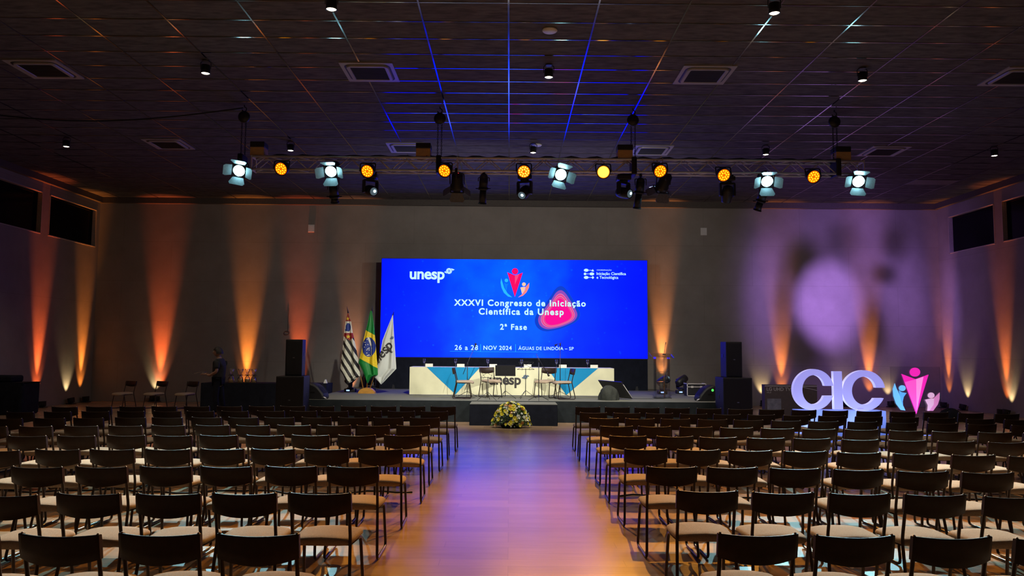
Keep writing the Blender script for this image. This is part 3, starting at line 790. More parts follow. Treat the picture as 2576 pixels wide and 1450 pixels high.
# ------------------------------------------------------------------ lighting truss
YT, ZT0, ZT1, TXL, TXR = 14.85, 5.185, 5.435, -5.05, 6.88
ztm = (ZT0+ZT1)/2
t = thing('lighting_truss', 'long silver box truss hung below the ceiling carrying stage lights', 'truss', ((TXL+TXR)/2, YT, ZT0))
hx = (TXR-TXL)/2
for zz in (0, ZT1-ZT0):
    for yy in (-.12, .12): MB().cyl((-hx, yy, zz), (hx, yy, zz), .0225, n=12).build('chord', M_alu, t)
b = MB(); n = 44; st = 2*hx/n
for yy in (-.12, .12):
    for i in range(n):
        a, c = (0, ZT1-ZT0) if i % 2 == 0 else (ZT1-ZT0, 0)
        b.cyl((-hx+i*st, yy, a), (-hx+(i+1)*st, yy, c), .010, n=8)
for zz in (0, ZT1-ZT0):
    for i in range(n):
        b.cyl((-hx+i*st, -.12 if i % 2 else .12, zz), (-hx+(i+1)*st, .12 if i % 2 else -.12, zz), .008, n=6)
b.build('lattice', M_alu, t)
for xx in (-hx, -hx+4, -hx+8, hx):
    b = MB()
    for sx, sy, cx_, cz_ in ((.016, .27, 0, 0), (.016, .27, 0, ZT1-ZT0)): b.box((xx, 0, cz_), (.02, .3, .045))
    for yy in (-.13, .13): b.box((xx, yy, (ZT1-ZT0)/2), (.02, .03, ZT1-ZT0))
    b.build('joint_plate', M_alu, t)
pts = [(-hx+.2+i*(2*hx-.4)/90, -.03+.07*math.sin(i*1.7), ZT1-ZT0+.036+.015*abs(math.sin(i*.9))) for i in range(91)]
o = tag(MB().tube(pts, .016, 6).tube([(p[0], p[1]+.05, p[2]+.01*math.sin(i)) for i, p in enumerate(pts)], .012, 6).build('power_cable', M_cable, None, ((TXL+TXR)/2, YT, ZT0)), 'black cable bundle lying along the top of the truss', 'cable')
# chain hoists
for px, lab, bpx, blab, bw in ((615, 'chain hoist at the left end of the truss', 651, 'grey box on top of the truss at its left end', .27),
                          (1107, 'second chain hoist from left, over the truss', 1066, 'tan box on the truss left of the second hoist chain', .28),
                          (1592, 'third chain hoist from left, above the brightest amber lamp', 1571, 'box on the truss in the orange glow of the brightest lamp', .29),
                          (2098, 'chain hoist near the right end of the truss', 2116, 'yellowish box on the truss right of the last hoist chain', .29)):
    x = at(px, 268, YT).x
    t = thing('chain_hoist', lab, 'hoist', (x, YT, CZ), 0, 'chain hoists lifting the truss')
    hk = [(0, 0, 0), (0, 0, -.04)]+[(.045*math.sin(a), 0, -.085+.045*math.cos(a)) for a in [i*.5 for i in range(0, 10)]]
    MB().tube(hk, .011, 8).build('hook', M_black, t)
    MB().sph((0, 0, -.24), .12, (1, .6, 1), 16, 10).cyl((0, -.075, -.24), (0, .075, -.24), .05, n=14).build('hoist_body', M_black, t)
    for dx in (-.035, .04):
        b = MB(); z = -.34; i = 0
        while z > ZT1-CZ+.02:
            q = Matrix.Rotation(R(90*(i % 2)), 4, 'Z')
            ring_ = [q @ Vector((.013*math.cos(a), 0, z-.02+.024*math.sin(a)))+Vector((dx, 0, 0)) for a in [2*math.pi*j/8 for j in range(8)]]
            b.tube(ring_, .005, 5, True); z -= .036; i += 1
        b.build('chain', M_black, t)
    MB().rbox((0, 0, (ZT1+ZT0)/2-CZ), (.10, .33, ZT1-ZT0+.10), .02).build('sling', M_cable, t)
    bx_ = at(bpx, 380, YT).x
    t = thing('rigging_box', blab, 'box', (bx_, YT+.02, ZT1+.022), 0, 'boxes sitting on the truss')
    MB().rbox((0, 0, .085), (bw, .26, .17), .006).build('case', M_tan, t)
    MB().rbox((0, 0, .225), (bw+.01, .27, .11), .012).build('lid', M_black, t)

def frame_to(pos, d):          # frame whose -Y axis points along d
    d = Vector(d).normalized(); y = -d; x = y.cross(Vector((0, 0, 1))).normalized(); z = x.cross(y)
    M = Matrix.Identity(4)
    for i in range(3): M[i][0], M[i][1], M[i][2], M[i][3] = x[i], y[i], z[i], pos[i]
    return M
def hang(t, z, rad, front=True):      # clamp on the lower chord and a yoke around the lamp body
    zc = 0
    MB().box((0, 0, zc), (.05, .07, .09)).cyl((0, 0, zc-.04), (0, 0, min(z+rad+.03, zc-.05)), .014).build('clamp', M_blackmet, t)
def yoke(t, c, r):
    pts = fillet([(-r, c[1], c[2]), (-r, c[1]*.6, c[2]+r+.03), (0, 0, max(c[2]+r+.05, -.2)), (r, c[1]*.6, c[2]+r+.03), (r, c[1], c[2])], .04, 4)
    MB().tube(pts, .012, 6).build('yoke', M_black, t)
def fixture(name, label, cat, px, py, Y, group):
    p = at(px, py, Y); t = thing(name, label, cat, (p.x, YT-.12, ZT0), 0, group)
    return t, Vector((0, Y-(YT-.12), p.z-ZT0)), p
# amber LED pars
pars = [(707, 425, 'amber LED lamp on the truss, first amber from left', (-6.3, 3.6, 0)), (924, 431, 'amber LED lamp above the left hanging moving head, second amber from left', (-4.6, 4.6, 0)),
        (1118, 430, 'amber LED lamp under the second hoist chain', (-4.2, 5.4, 0)), (1318, 432, 'amber LED lamp at the middle of the truss', (-.4, 4.2, 0)),
        (1518, 433, 'brightest amber lamp on the truss, blinding orange disc', (.8, 4, 0)), (1661, 431, 'amber LED lamp above the right dark barndoor light', (4.2, 5.4, 0)),
        (1821, 441, 'amber LED lamp above the dark hanging moving head', (4.6, 4.6, 0)), (2047, 445, 'amber LED lamp near the right end of the truss', (6.3, 3.8, 0))]
for i, (px, py, lab, tg) in enumerate(pars):
    t, c, p = fixture('par_light', lab, 'stage light', px, py, 14.56, 'amber LED lamps on the truss')
    d = (Vector((0, 0, 1.6)) if i == 4 else Vector(tg))-p; M = frame_to(c, d)
    MB().xf(M) 
    MB().lathe([(.05, -.2), (.10, -.19), (.125, -.12), (.13, 0), (.135, .015), (.122, .015), (.118, 0), (.001, -.002)], 24).xf(Matrix.Rotation(R(90), 4, 'X')).xf(M).build('housing', M_black, t)
    MB().lathe([(.118, .0), (.06, .003), (.001, .003)], 24).xf(Matrix.Rotation(R(90), 4, 'X')).xf(M).build('lit_front', M_ledplate, t)
    b = MB()
    for rr, cnt in ((.0, 0), (.045, 6), (.088, 12)):
        for j in range(cnt): a = 2*math.pi*j/cnt+.2; b.sph((rr*math.cos(a), -.006, rr*math.sin(a)), .017, (1, .35, 1), 8, 4)
    if i == 4: b.cyl((0, 0, 0), (0, -.012, 0), .108, n=24)
    b.xf(M).build('led_array', M_ledhot if i in (3, 4) else M_ledamber, t)
    yoke(t, c, .145)
    MB().box((0, 0, 0), (.05, .07, .09)).tube([(0, 0, -.03), (0, c.y*.5, max(c.z+.17, -.05))], .014).build('clamp', M_blackmet, t)
    spot('par_beam', p+d.normalized()*.06, Vector(tg), P_AMBER*((1.4, 1.1, .8, .9, 1.35, .8, 1.1, 1.4)[i]), AMBER, 76 if i == 4 else 46, .7, .03, t)
# cool fresnels with barn doors shining at the audience
def fresnel(t, c, d, lensmat, door=.17, spread=35, rz=0):
    M = frame_to(c, d) @ Matrix.Rotation(R(rz), 4, 'Y')
    MB().lathe([(.06, -.34), (.11, -.33), (.115, -.1), (.13, -.09), (.13, 0), (.11, 0), (.108, -.02), (.001, -.025)], 24).xf(Matrix.Rotation(R(90), 4, 'X')).xf(M).build('housing', M_black, t)
    MB().lathe([(.108, -.012), (.06, .004), (.001, .01)], 24).xf(Matrix.Rotation(R(90), 4, 'X')).xf(M).build('lens', lensmat, t)
    MB().box((0, -.004, .123), (.27, .012, .02)).box((0, -.004, -.123), (.27, .012, .02)).box((.123, -.004, 0), (.02, .012, .25)).box((-.123, -.004, 0), (.02, .012, .25)).xf(M).build('door_frame', M_black, t)
    for k in range(4):
        q = Matrix.Rotation(R(90*k), 4, 'Y') @ Matrix.Translation((0, -.01, .13)) @ Matrix.Rotation(R(-spread if k % 2 == 0 else -spread-12), 4, 'X')
        b = MB(); w1, w2 = .10, (.15 if k % 2 == 0 else .11)
        pts = [(-w1, 0), (w1, 0), (w2, -door*.75), (w2*.8, -door), (-w2*.8, -door), (-w2, -door*.75)]
        b.add([(x, y, .002) for x, y in pts]+[(x, y, -.002) for x, y in pts], [list(range(6)), list(range(6, 12))[::-1]]+[[i, (i+1) % 6, 6+(i+1) % 6, 6+i] for i in range(6)])
        b.xf(M @ q).build('barn_door', M_door, t)
M_door = mat('barn_door_enamel', (.20, .21, .22), .4, .2)
fres = [(601, 430, 'cool white barndoor light at the left end of the truss', (-4.2, 4.2, 0), 10), (832, 432, 'cool white blinding light, second cool one from left', (-4.2, 6.4, 0), 0),
        (1411, 440, 'cool white barndoor light left of the brightest amber lamp', (2.8, 3.4, 0), 12), (1930, 457, 'cool white barndoor light above the right profile spot', (4.2, 6.4, 0), 0),
        (2160, 457, 'cool white barndoor light at the right end of the truss', (4.4, 4.4, 0), 6)]
for i, (px, py, lab, tg, rz) in enumerate(fres):
    t, c, p = fixture('fresnel_light', lab, 'stage light', px, py, 14.62, 'cool white barndoor lights on the truss')
    d = Vector(tg)-p
    fresnel(t, c, d, M_lenscool, .18, 38, rz); yoke(t, c+Vector((0, .12, 0)), .14)
    MB().box((0, 0, 0), (.05, .07, .09)).tube([(0, 0, -.03), (0, .03, -.12)], .014).build('clamp', M_blackmet, t)
    spot('fresnel_beam', p+d.normalized()*.05, Vector(tg), P_COOL*(.4, .6, .1, .6, .4)[i], COOL, 26 if i == 2 else 40, .75, .03, t)
# dark fresnels that light the stage
for px, py, lab, tg in ((1150, 463, 'dark barndoor light with red digits, left of the hanging profile spot', (-1.5, 19.6, .9)), (1668, 465, 'dark barndoor light with red digits under the sixth amber lamp', (1.7, 19.6, .9))):
    t, c, p = fixture('fresnel_light', lab, 'stage light', px, py, 15.0, 'dark barndoor lights aimed at the stage')
    d = Vector(tg)-p; hd = Vector((d.x, d.y, d.z*1.5))
    fresnel(t, c+d.normalized()*.12, d, M_lenscool, .18, 40); yoke(t, c, .14)
    MB().box((0, -.0, .06), (.05, .01, .018)).xf(frame_to(c-d.normalized()*.222, -d)).build('digits', M_red, t)
    MB().box((0, 0, 0), (.05, .07, .09)).tube([(0, 0, -.03), (0, .03, -.16)], .014).build('clamp', M_blackmet, t)
    spot('stage_beam', p+d.normalized()*.2, Vector(tg), P_STAGE, (1, .95, .84), 75, 1, .05, t)
    spot('stage_spill_beam', p+d.normalized()*.2, Vector(tg)+Vector((0, 3, 2.2)), P_STAGE*.27, (1, .93, .82), 130, 1, .05, t)
# ellipsoidal profile spots
for px, y0_, y1_, dx, lab, tg in ((1217, 445, 508, -.04, 'black profile spot hanging between the two middle amber lamps', None), (1613, 455, 520, -.05, 'black profile spot hanging right of the orange glow', None),
                          (1926, 478, 525, -.10, 'black profile spot behind the cool barndoor light, right', None), (836, 466, 505, .0, 'black profile spot under the blinding second cool light', None)):
    pa, pb = at(px, y0_, 14.9), at(px+dx*120, y1_, 14.9)
    t = thing('profile_spotlight', lab, 'stage light', (pa.x, YT+.12, ZT0), 0, 'black profile spotlights on the truss')
    A = Vector((0, 0, pa.z-ZT0)); B = Vector((pb.x-pa.x, .16, pb.z-ZT0))
    d = (B-A).normalized()
    MB().cyl(A, A+d*.2, .085, .09, 16).sph(A, .085).build('lamp_housing', M_black, t)
    MB().cyl(A+d*.2, A+d*.24, .1, .1, 16).cyl(A+d*.24, B, .065, .075, 16).cyl(B-d*.02, B, .085, .085, 16).build('lens_tube', M_black, t)
    b = MB()
    for s_ in (-1, 1): b.box(A+d*.22+Vector((s_*.12, 0, 0)), (.06, .01, .02))
    b.build('shutter_handle', M_black, t)
    MB().tube(fillet([(-.11, A.y, A.z-.08), (-.11, 0, -.08), (.11, 0, -.08), (.11, A.y, A.z-.08)], .02, 3), .010, 6).build('yoke', M_black, t)
    MB().box((0, 0, 0), (.05, .07, .09)).cyl((0, 0, -.03), (0, 0, -.09), .014).build('clamp', M_blackmet, t)
    MB().lathe([(.066, 0), (.001, .012)], 16).xf(Matrix.Translation(B) @ d.to_track_quat('Z', 'Y').to_matrix().to_4x4()).build('lens', M_lensdim, t)
# moving heads: base, two-armed yoke, head, lens
def moving_head(label, loc_, hang_, pan, tilt, group, s=1.0, lensm=None, disp=False):
    t = thing('moving_head_light', label, 'stage light', loc_, 0, group)
    sg = -1 if hang_ else 1
    MB().rbox((0, 0, sg*.05*s), (.30*s, .24*s, .10*s), .02*s).build('base', M_black, t)
    if disp: MB().box((-.04*s, -.122*s, .05*s), (.09*s, .004, .035*s)).build('display', M_blueled, t)
    Mz = Matrix.Rotation(pan, 4, 'Z')
    b = MB().cyl((0, 0, sg*.1*s), (0, 0, sg*.13*s), .09*s, n=18).rbox((0, 0, sg*.15*s), (.32*s, .1*s, .05*s), .015*s)
    for sx in (-1, 1): b.rbox((sx*.15*s, 0, sg*.28*s), (.045*s, .11*s, .28*s), .018*s)
    b.xf(Mz).build('yoke', M_black, t)
    H_ = Mz @ Matrix.Translation((0, 0, sg*.36*s)) @ Matrix.Rotation(tilt, 4, 'X')
    MB().lathe([(.06*s, -.17*s), (.1*s, -.15*s), (.118*s, -.06*s), (.12*s, .06*s), (.105*s, .17*s), (.1*s, .19*s), (.085*s, .19*s), (.08*s, .17*s)], 22).xf(H_).build('head', M_black, t)
    MB().lathe([(.088*s, .178*s), (.05*s, .192*s), (.001, .197*s)], 20).xf(H_).build('lens', lensm or M_lensdim, t)
    MB().sph((.015*s, .01*s, .196*s), .035*s, (1, 1, .3), 12, 6).xf(H_).build('lens_core', M_lenscore, t)
    if hang_: MB().box((0, 0, .02), (.26*s, .06, .05)).build('clamp', M_blackmet, t)
    return t
gmh = 'moving head lights hanging from the truss'
for px, lab, pan, tilt in ((930, 'moving head with pale lens hanging under the second amber lamp', 35, 105), (1320, 'moving head with round glass lens hanging at the middle of the truss', -25, 125),
                           (1570, 'moving head hanging in the orange glow of the brightest lamp', 40, 105), (1832, 'dark moving head hanging under the seventh amber lamp', 180, 150)):
    x = at(px, 470, YT).x; moving_head(lab, (x, YT+.07, ZT0-.04), True, R(pan), R(tilt), gmh, .92, M_lensdim)
GOBO = Vector((at(1832, 490, YT).x, YT+.42, ZT0-.42))
gfl = 'moving head lights standing on the stage'
for px, py, Y, lab, pan, tilt in ((1714, 990, 22.0, 'dark moving head on stage right of the clear lectern', 120, 60), (1668, 990, 21.8, 'moving head on stage seen through the clear lectern', 60, 60),
                                  (881, 987, 21.6, 'black moving head on stage below the striped flag', 100, 40), (930, 983, 21.9, 'black moving head on stage behind the green flag', 30, 30)):
    p = at(px, py, Y); moving_head(lab, (p.x, Y, SZ), False, R(pan), R(tilt), gfl, 1.0, M_lensdim, True)

# purple pattern thrown on the right corner by the hanging moving head
def gobo_light(pos, target, power, color, size):
    o = spot('pattern_beam', pos, target, power, color, size, .35, .02)
    l = o.data; l.use_nodes = True; t = l.node_tree; N = t.nodes; L = t.links
    em = N['Emission']
    tc = N.new('ShaderNodeTexCoord'); se = N.new('ShaderNodeSeparateXYZ'); L.new(tc.outputs['Normal'], se.inputs[0])
    def mt(op, *a):
        q = N.new('ShaderNodeMath'); q.operation = op
        for i, v_ in enumerate(a):
            if isinstance(v_, (int, float)): q.inputs[i].default_value = v_
            else: L.new(v_, q.inputs[i])
        return q.outputs[0]
    az = mt('ABSOLUTE', se.outputs[2])
    u = mt('DIVIDE', se.outputs[0], az); v_ = mt('DIVIDE', se.outputs[1], az)
    inv = o.matrix_world.inverted()
    def uv(px, py):
        q = inv @ at(px, py, YB); return q.x/abs(q.z), q.y/abs(q.z)
    def soft(px, py, rpx, rpy, edge):
        cu, cv = uv(px, py); ru = abs(uv(px+rpx, py)[0]-cu); rv = abs(uv(px, py+rpy)[1]-cv)
        a = mt('DIVIDE', mt('SUBTRACT', u, cu), ru); b_ = mt('DIVIDE', mt('SUBTRACT', v_, cv), rv)
        d = mt('SQRT', mt('ADD', mt('MULTIPLY', a, a), mt('MULTIPLY', b_, b_)))
        q = N.new('ShaderNodeMapRange'); q.interpolation_type = 'SMOOTHSTEP'
        q.inputs['From Min'].default_value = 1-edge; q.inputs['From Max'].default_value = 1+edge; q.inputs['To Min'].default_value = 1; q.inputs['To Max'].default_value = 0
        L.new(d, q.inputs['Value']); return q.outputs[0]
    total = mt('MULTIPLY', soft(2150, 740, 320, 300, .8), .135)
    for px, py, a, b_, e, k in ((2275, 750, 55, 120, .7, .17), (2190, 640, 55, 120, .8, .10), (1925, 750, 50, 130, .8, .10), (2415, 790, 45, 120, .7, .16), (2110, 540, 130, 50, .8, .03)):
        total = mt('ADD', total, mt('MULTIPLY', soft(px, py, a, b_, e), k))
    for px, py, a, b_, e, k in ((2018, 662, 46, 62, .7, .95), (2015, 880, 55, 62, .7, .9), (2195, 830, 30, 60, .7, .85), (2225, 690, 30, 25, .8, .8), (2250, 610, 32, 45, .8, .7), (1968, 770, 20, 90, .8, .7), (2120, 600, 40, 40, .8, .5)):
        total = mt('MULTIPLY', total, mt('SUBTRACT', 1, mt('MULTIPLY', soft(px, py, a, b_, e), k)))
    for px, py, a, b_, e, k in ((2082, 766, 84, 106, .34, .40), (2060, 795, 50, 60, .8, .08)):
        total = mt('ADD', total, mt('MULTIPLY', soft(px, py, a, b_, e), k))
    L.new(mt('MAXIMUM', total, 0), em.inputs['Strength'])
gobo_light(GOBO, at(2180, 760, YB), P_GOBO, (.46, .24, 1), 84)

# ------------------------------------------------------------------ hanging cable at the left
pts = []
for i in range(25):
    u = i/24; a = Vector((-11.6, YT, CZ-.03)); c = Vector((-5.3, YT, CZ-.06)); p = a*(1-u)+c*u; p.z -= .55*math.sin(math.pi*u)*.55; pts.append(p-Vector((-8, YT, CZ)))
tag(MB().tube(pts, .014, 6).build('hanging_cable', M_cable, None, (-8, YT, CZ)), 'black cable sagging below the ceiling to the left hoist', 'cable')

# ------------------------------------------------------------------ loudspeakers
def speaker(name, label, loc_, w_, d_, h_, rz, cat='speaker', badge=True):
    t = thing(name, label, cat, loc_, rz)
    MB().rbox((0, 0, h_/2), (w_, d_, h_), .014).build('cabinet', M_cabinet, t)
    MB().rbox((0, -d_/2-.004, h_/2), (w_-.06, .016, h_-.06), .005).build('grille', M_grille, t)
    if badge: MB().box((0, -d_/2-.015, h_*.5), (.045, .006, .018)).build('badge', M_grey, t)
    for sx in (-1, 1): MB().rbox((sx*(w_/2+.001), .05, h_*.6), (.012, .12, .08), .004).build('side_handle', M_black, t)
    return t
speaker('subwoofer', 'large black subwoofer cabinet on floor right of the stage', (5.19, 17.9, 0), .66, .7, 1.115, 0)
speaker('loudspeaker', 'tall black loudspeaker stacked on the right subwoofer', (5.15, 17.9, 1.115), .375, .42, .82, R(2))
speaker('subwoofer', 'large black subwoofer cabinet on floor left of the stage', (-4.99, 17.85, 0), .62, .7, 1.075, R(4))
speaker('loudspeaker', 'tall black loudspeaker stacked on the left subwoofer', (-4.95, 17.85, 1.075), .38, .42, .835, R(5))

def wedge(label, px, py, Y, rz, green=False, flip=1):
    p = at(px, py, Y); t = thing('stage_monitor', label, 'speaker', (p.x, Y, SZ), rz, 'floor monitors at the stage corners')
    prof = [((q.x-.26)*flip, q.z) for q in fillet([(0, 0, 0), (.46, 0, 0), (.53, 0, .17), (.49, 0, .34), (.39, 0, .40), (.21, 0, .34), (.02, 0, .12)], .09, 5, True)]
    rings = []
    for y, k in ((-.20, .82), (-.185, .92), (-.15, .98), (-.08, 1), (.08, 1), (.15, .98), (.185, .92), (.2, .82)):
        rings.append([Vector((x*k, y, .003+(z-.003)*(k if z > .02 else 1)+(.0 if z > .02 else 0))) for x, z in prof])
    MB().ring(rings).build('cabinet', M_cabinet, t)
    b = MB()
    for i in range(14):
        u = .12+.76*i/13; b.box(((.02+.19*u-.26-.012)*flip, 0, .12+.22*u+.010), (.008, .30, .005))
    b.build('grille', M_grille, t)
    MB().rbox((.03*flip, -.198, .17), (.12, .012, .045), .005).build('side_handle', M_blackmet, t)
    if green: MB().sph((.09*flip, -.192, .265), .04, (1, .35, 1), 14, 8).build('painted_green_reflection', M_green, t)  # emissive dot paints a reflected green light on the cabinet, no lamp there
    for k in range(4): MB().cyl(((-.30+.03*k)*flip, -.16+.02*k, .02+.02*(k % 2)), ((-.23+.03*k)*flip, -.17, .05), .012, n=8).build('plug', M_alu, t)
    return t
wedge('black rounded floor monitor with painted green reflection at the right stage corner', 1776, 1006, 19.0, R(8), True)
wedge('black floor monitor wedge at the left stage corner beside the subwoofer', 797, 1004, 18.65, R(-8), False, -1)

# confidence monitor leaning on a black bag
TR, BR, TL = at(1562, 962, 19.2), at(1590, 1006, 19.1), at(1504, 957, 19.5)
BR.z = SZ+.02
BL = TL+BR-TR; base = Vector((BR.x, BR.y, SZ))
t = thing('stage_television', 'flat television leaning back on a black bag at the stage edge', 'television', base)
nrm = (TR-TL).cross(BR-TR).normalized()
if nrm.y > 0: nrm = -nrm
b = MB(); q = [p-base for p in (TL, TR, BR, BL)]
b.add(q+[p-nrm*.055 for p in q], [(0, 1, 2, 3), (7, 6, 5, 4), (0, 4, 5, 1), (1, 5, 6, 2), (2, 6, 7, 3), (3, 7, 4, 0)])
b.build('casing', M_blackmet, t)
b = MB(); q2 = [sum(q, Vector())/4+(p-sum(q, Vector())/4)*.96-nrm*.057 for p in q]; b.add(q2, [(0, 1, 2, 3)]); b.build('screen_glass', M_pane, t)
c_ = (q[1]+q[2])/2
MB().tube([q[1]-nrm*.027+(q[2]-q[1])*.15+Vector((.006, -.004, 0)), q[1]-nrm*.027+(q[2]-q[1])*.95+Vector((.006, -.004, 0))], .006, 6).build('edge_strip', M_alu, t)
p = at(1531, 1005, 18.95)
bag = MB(); rr = random.Random(3)
def bagpt(u, v):
    a = 2*math.pi*u; th_ = math.pi/2*v; r_ = math.cos(th_)**.75
    k = 1+.10*math.sin(3*a+4*v)+.07*math.sin(7*a-6*v+1)+.035*math.sin(13*a+9*v)+.02*math.sin(21*a-17*v)
    return (.235*r_*k*math.cos(a), .16*r_*k*math.sin(a), .34*math.sin(th_)**.8*(1+.06*math.sin(3*a)))
bag.grid(bagpt, 40, 16)
tag(bag.build('cloth_bag', mat('olive_black_bag_cloth', (.030, .034, .028), .85, 0, .2, 9, .6, 25), None, (p.x, 18.95, SZ)), 'lumpy black cloth bag propping up the stage television', 'bag')

# clear lectern
LYc = 19.9; pl = at(1665, 1001, LYc)
t = thing('lectern', 'clear acrylic lectern at the right of the stage', 'lectern', (pl.x, LYc, SZ))
MB().box((0, 0, .012), (.44, .34, .024)).build('base_plate', M_acrylic, t)
for sx in (-1, 1): MB().box((sx*.175, 0, .54), (.012, .30, 1.03)).build('side_panel', M_acrylic, t)
MB().box((0, -.15, .54), (.338, .010, 1.03)).build('front_panel', M_acrylic, t)
for zz in (.42, .68): MB().box((0, .005, zz), (.336, .28, .010)).build('shelf', M_acrylic, t)
rot = Matrix.Rotation(R(14), 3, 'X') @ Matrix.Rotation(R(3), 3, 'Y')
MB().rbox((-.0, .02, 1.10), (.58, .40, .014), .004, 1, rot).build('reading_top', M_acrylic, t)
MB().cyl((.03, -.165, .02), (.03, -.165, 1.06), .009).build('rod', mat('copper_rod', (.35, .16, .07), .3, .7), t)
o = tag(MB().cyl((0, 0, 0), (0, 0, .03), .045, .035, 14).tube([(0, 0, .02), (.01, 0, .14), (.035, 0, .27)], .005, 6).cyl((.035, 0, .27), (.045, 0, .33), .008, .010).build('gooseneck_microphone', M_blackmet, None, (pl.x+.06, LYc-.04, SZ+1.106)), 'thin gooseneck microphone standing on the clear lectern', 'microphone')
pts = [Vector(q) for q in ((.12, -.2, 1.08), (.16, -.2, .95), (.15, -.2, .75), (.07, -.2, .66), (.05, -.2, .4), (.05, -.22, .05), (.0, -.4, .012), (-.5, -.55, .012), (-.9, -.5, .012))]
tag(MB().tube(fillet(pts, .12, 5), .006, 6).build('microphone_cable', M_cable, None, (pl.x, LYc, SZ)), 'black cable hanging from the clear lectern onto the stage', 'cable')
# flight case
p = at(1748, 990, 21.0)
t = thing('flight_case', 'low black flight case with silver edges on the stage behind the monitor', 'case', (p.x, 21.0, SZ))
MB().box((0, 0, .17), (.50, .4, .32)).build('body', M_black, t)
b = MB()
for zz in (.012, .25, .332):
    b.box((0, -.2, zz), (.52, .02, .02))
for sx in (-.25, .25):
    b.box((sx, -.2, .17), (.02, .02, .33)); b.box((sx, 0, .332), (.02, .42, .02))
b.build('metal_edge', M_alu, t)
MB().box((.12, -.212, .25), (.06, .012, .05)).box((-.12, -.212, .25), (.06, .012, .05)).build('latch', M_alu, t)

# flower arrangement
fl = thing('flower_arrangement', 'mound of yellow, orange and white flowers on the floor before the stage', 'flowers', (.05, 17.12, 0))
MB().lathe([(.2, 0), (.24, .04), (.22, .12), (.05, .14)], 20).build('container', M_navy, fl)
rf = random.Random(11)
def dome(k=1.0):
    a = rf.uniform(0, 2*math.pi); zt = rf.random(); r_ = (1-zt**1.6)**.5
    p = Vector((.42*r_*math.cos(a)*k, .25*r_*math.sin(a)*k, .05+.50*zt*k))
    nrm = Vector((p.x/.42**2, p.y/.28**2, (p.z-.05)/.5**2+.05)).normalized()
    return p, nrm
lv = MB()
for i in range(900):
    p, n_ = dome(rf.uniform(.7, 1.0)); d = (n_+Vector((rf.uniform(-.8, .8), rf.uniform(-.8, .8), rf.uniform(-.4, .6)))).normalized()
    L_ = rf.uniform(.04, .085); w_ = d.orthogonal().normalized(); w_ = (Matrix.Rotation(rf.uniform(0, 6), 3, d) @ w_)*L_*.24
    lv.add([p, p+d*L_*.5+w_, p+d*L_, p+d*L_*.5-w_], [(0, 1, 2, 3)], True, i % 2)
o = lv.build('foliage', [mat('leaf_green', (.09, .21, .04), .55), mat('pale_leaf_green', (.30, .42, .17), .55)], fl); o['kind'] = 'stuff'
def bloom(npet, L_, wd_, cup, yellow_c=None):
    b = MB()
    for k in range(npet):
        a = 2*math.pi*k/npet; ca, sa = math.cos(a), math.sin(a)
        rows = [(0, 0, .004), (.35, wd_*.8, .3*cup), (.7, wd_, .7*cup), (1, .002, 1.0*cup*.8)]
        vs_ = []
        for u_, w_, h_ in rows:
            for sgn_ in (-1, 1): vs_.append((ca*L_*u_-sa*w_*sgn_, sa*L_*u_+ca*w_*sgn_, h_*L_))
        b.add(vs_, [(0, 1, 3, 2), (2, 3, 5, 4), (4, 5, 7, 6)], True)
    b.sph((0, 0, .006), .008, n=6, k=4)
    return b
kinds = [('lily', bloom(6, .075, .018, .55), mat('cream_petal', (.80, .78, .58), .55), 13, .9), ('yellow_flower', bloom(7, .042, .016, .6), mat('yellow_petal', (.76, .66, .03), .5), 70, .98),
         ('orange_flower', bloom(6, .042, .015, .5), mat('orange_petal', (.62, .20, .02), .5), 14, .98), ('small_white_flower', bloom(5, .026, .010, .5), mat('white_petal', (.74, .78, .66), .55), 80, 1.0)]
for nm, b, mt_, cnt, kk in kinds:
    first = None
    for i in range(cnt):
        p, n_ = dome(kk+.03)
        while p.y > .12: p, n_ = dome(kk+.03)
        if first is None: o = first = b.build(nm, mt_, fl)
        else: o = first.copy(); COL.objects.link(o); o.parent = fl
        o.location = p; o.rotation_mode = 'QUATERNION'; o.rotation_quaternion = (n_+Vector((rf.uniform(-.3, .3), rf.uniform(-.5, .1), rf.uniform(-.2, .4)))).to_track_quat('Z', 'Y')
        sc_ = rf.uniform(.75, 1.2); o.scale = (sc_, sc_, sc_)

# ------------------------------------------------------------------ illuminated letters, figure sign with painted-in glow
CYc = 14.6
Z8 = lambda x, y: (1900+x/5.152, 900+y/5.152)
def C8(x, y): p = at(*Z8(x, y), CYc); return (p.x-6.2, p.z)
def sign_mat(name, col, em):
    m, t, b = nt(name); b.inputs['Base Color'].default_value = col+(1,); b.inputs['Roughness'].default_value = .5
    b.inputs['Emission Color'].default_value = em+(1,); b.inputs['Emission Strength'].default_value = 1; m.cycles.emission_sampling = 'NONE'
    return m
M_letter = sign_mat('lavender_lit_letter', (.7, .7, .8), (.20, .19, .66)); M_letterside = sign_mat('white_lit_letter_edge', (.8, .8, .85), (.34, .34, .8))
def arcC(cx, cy, rx, ry, ix, iy, icx, tu, tl):
    """outline of a C: outer and inner ellipse, cut level at tu (upper) and tl (lower)"""
    out = []
    a_u = math.asin((cy-tu)/ry); a_l = math.asin((cy-tl)/ry)
    n_ = 40
    for i in range(n_+1): a = a_u+(2*math.pi+a_l-a_u)*i/n_; out.append((cx+rx*math.cos(a), cy-ry*math.sin(a)))
    b_u = math.asin((cy-tu)/iy); b_l = math.asin((cy-tl)/iy)
    for i in range(n_+1): a = 2*math.pi+b_l-(2*math.pi+b_l-b_u)*i/n_; out.append((icx+ix*math.cos(a), cy-iy*math.sin(a)))
    return out
lz = thing('letter_sign', 'big glowing lavender letters CIÇ standing behind the right chairs', 'sign', (6.2, CYc, 0))
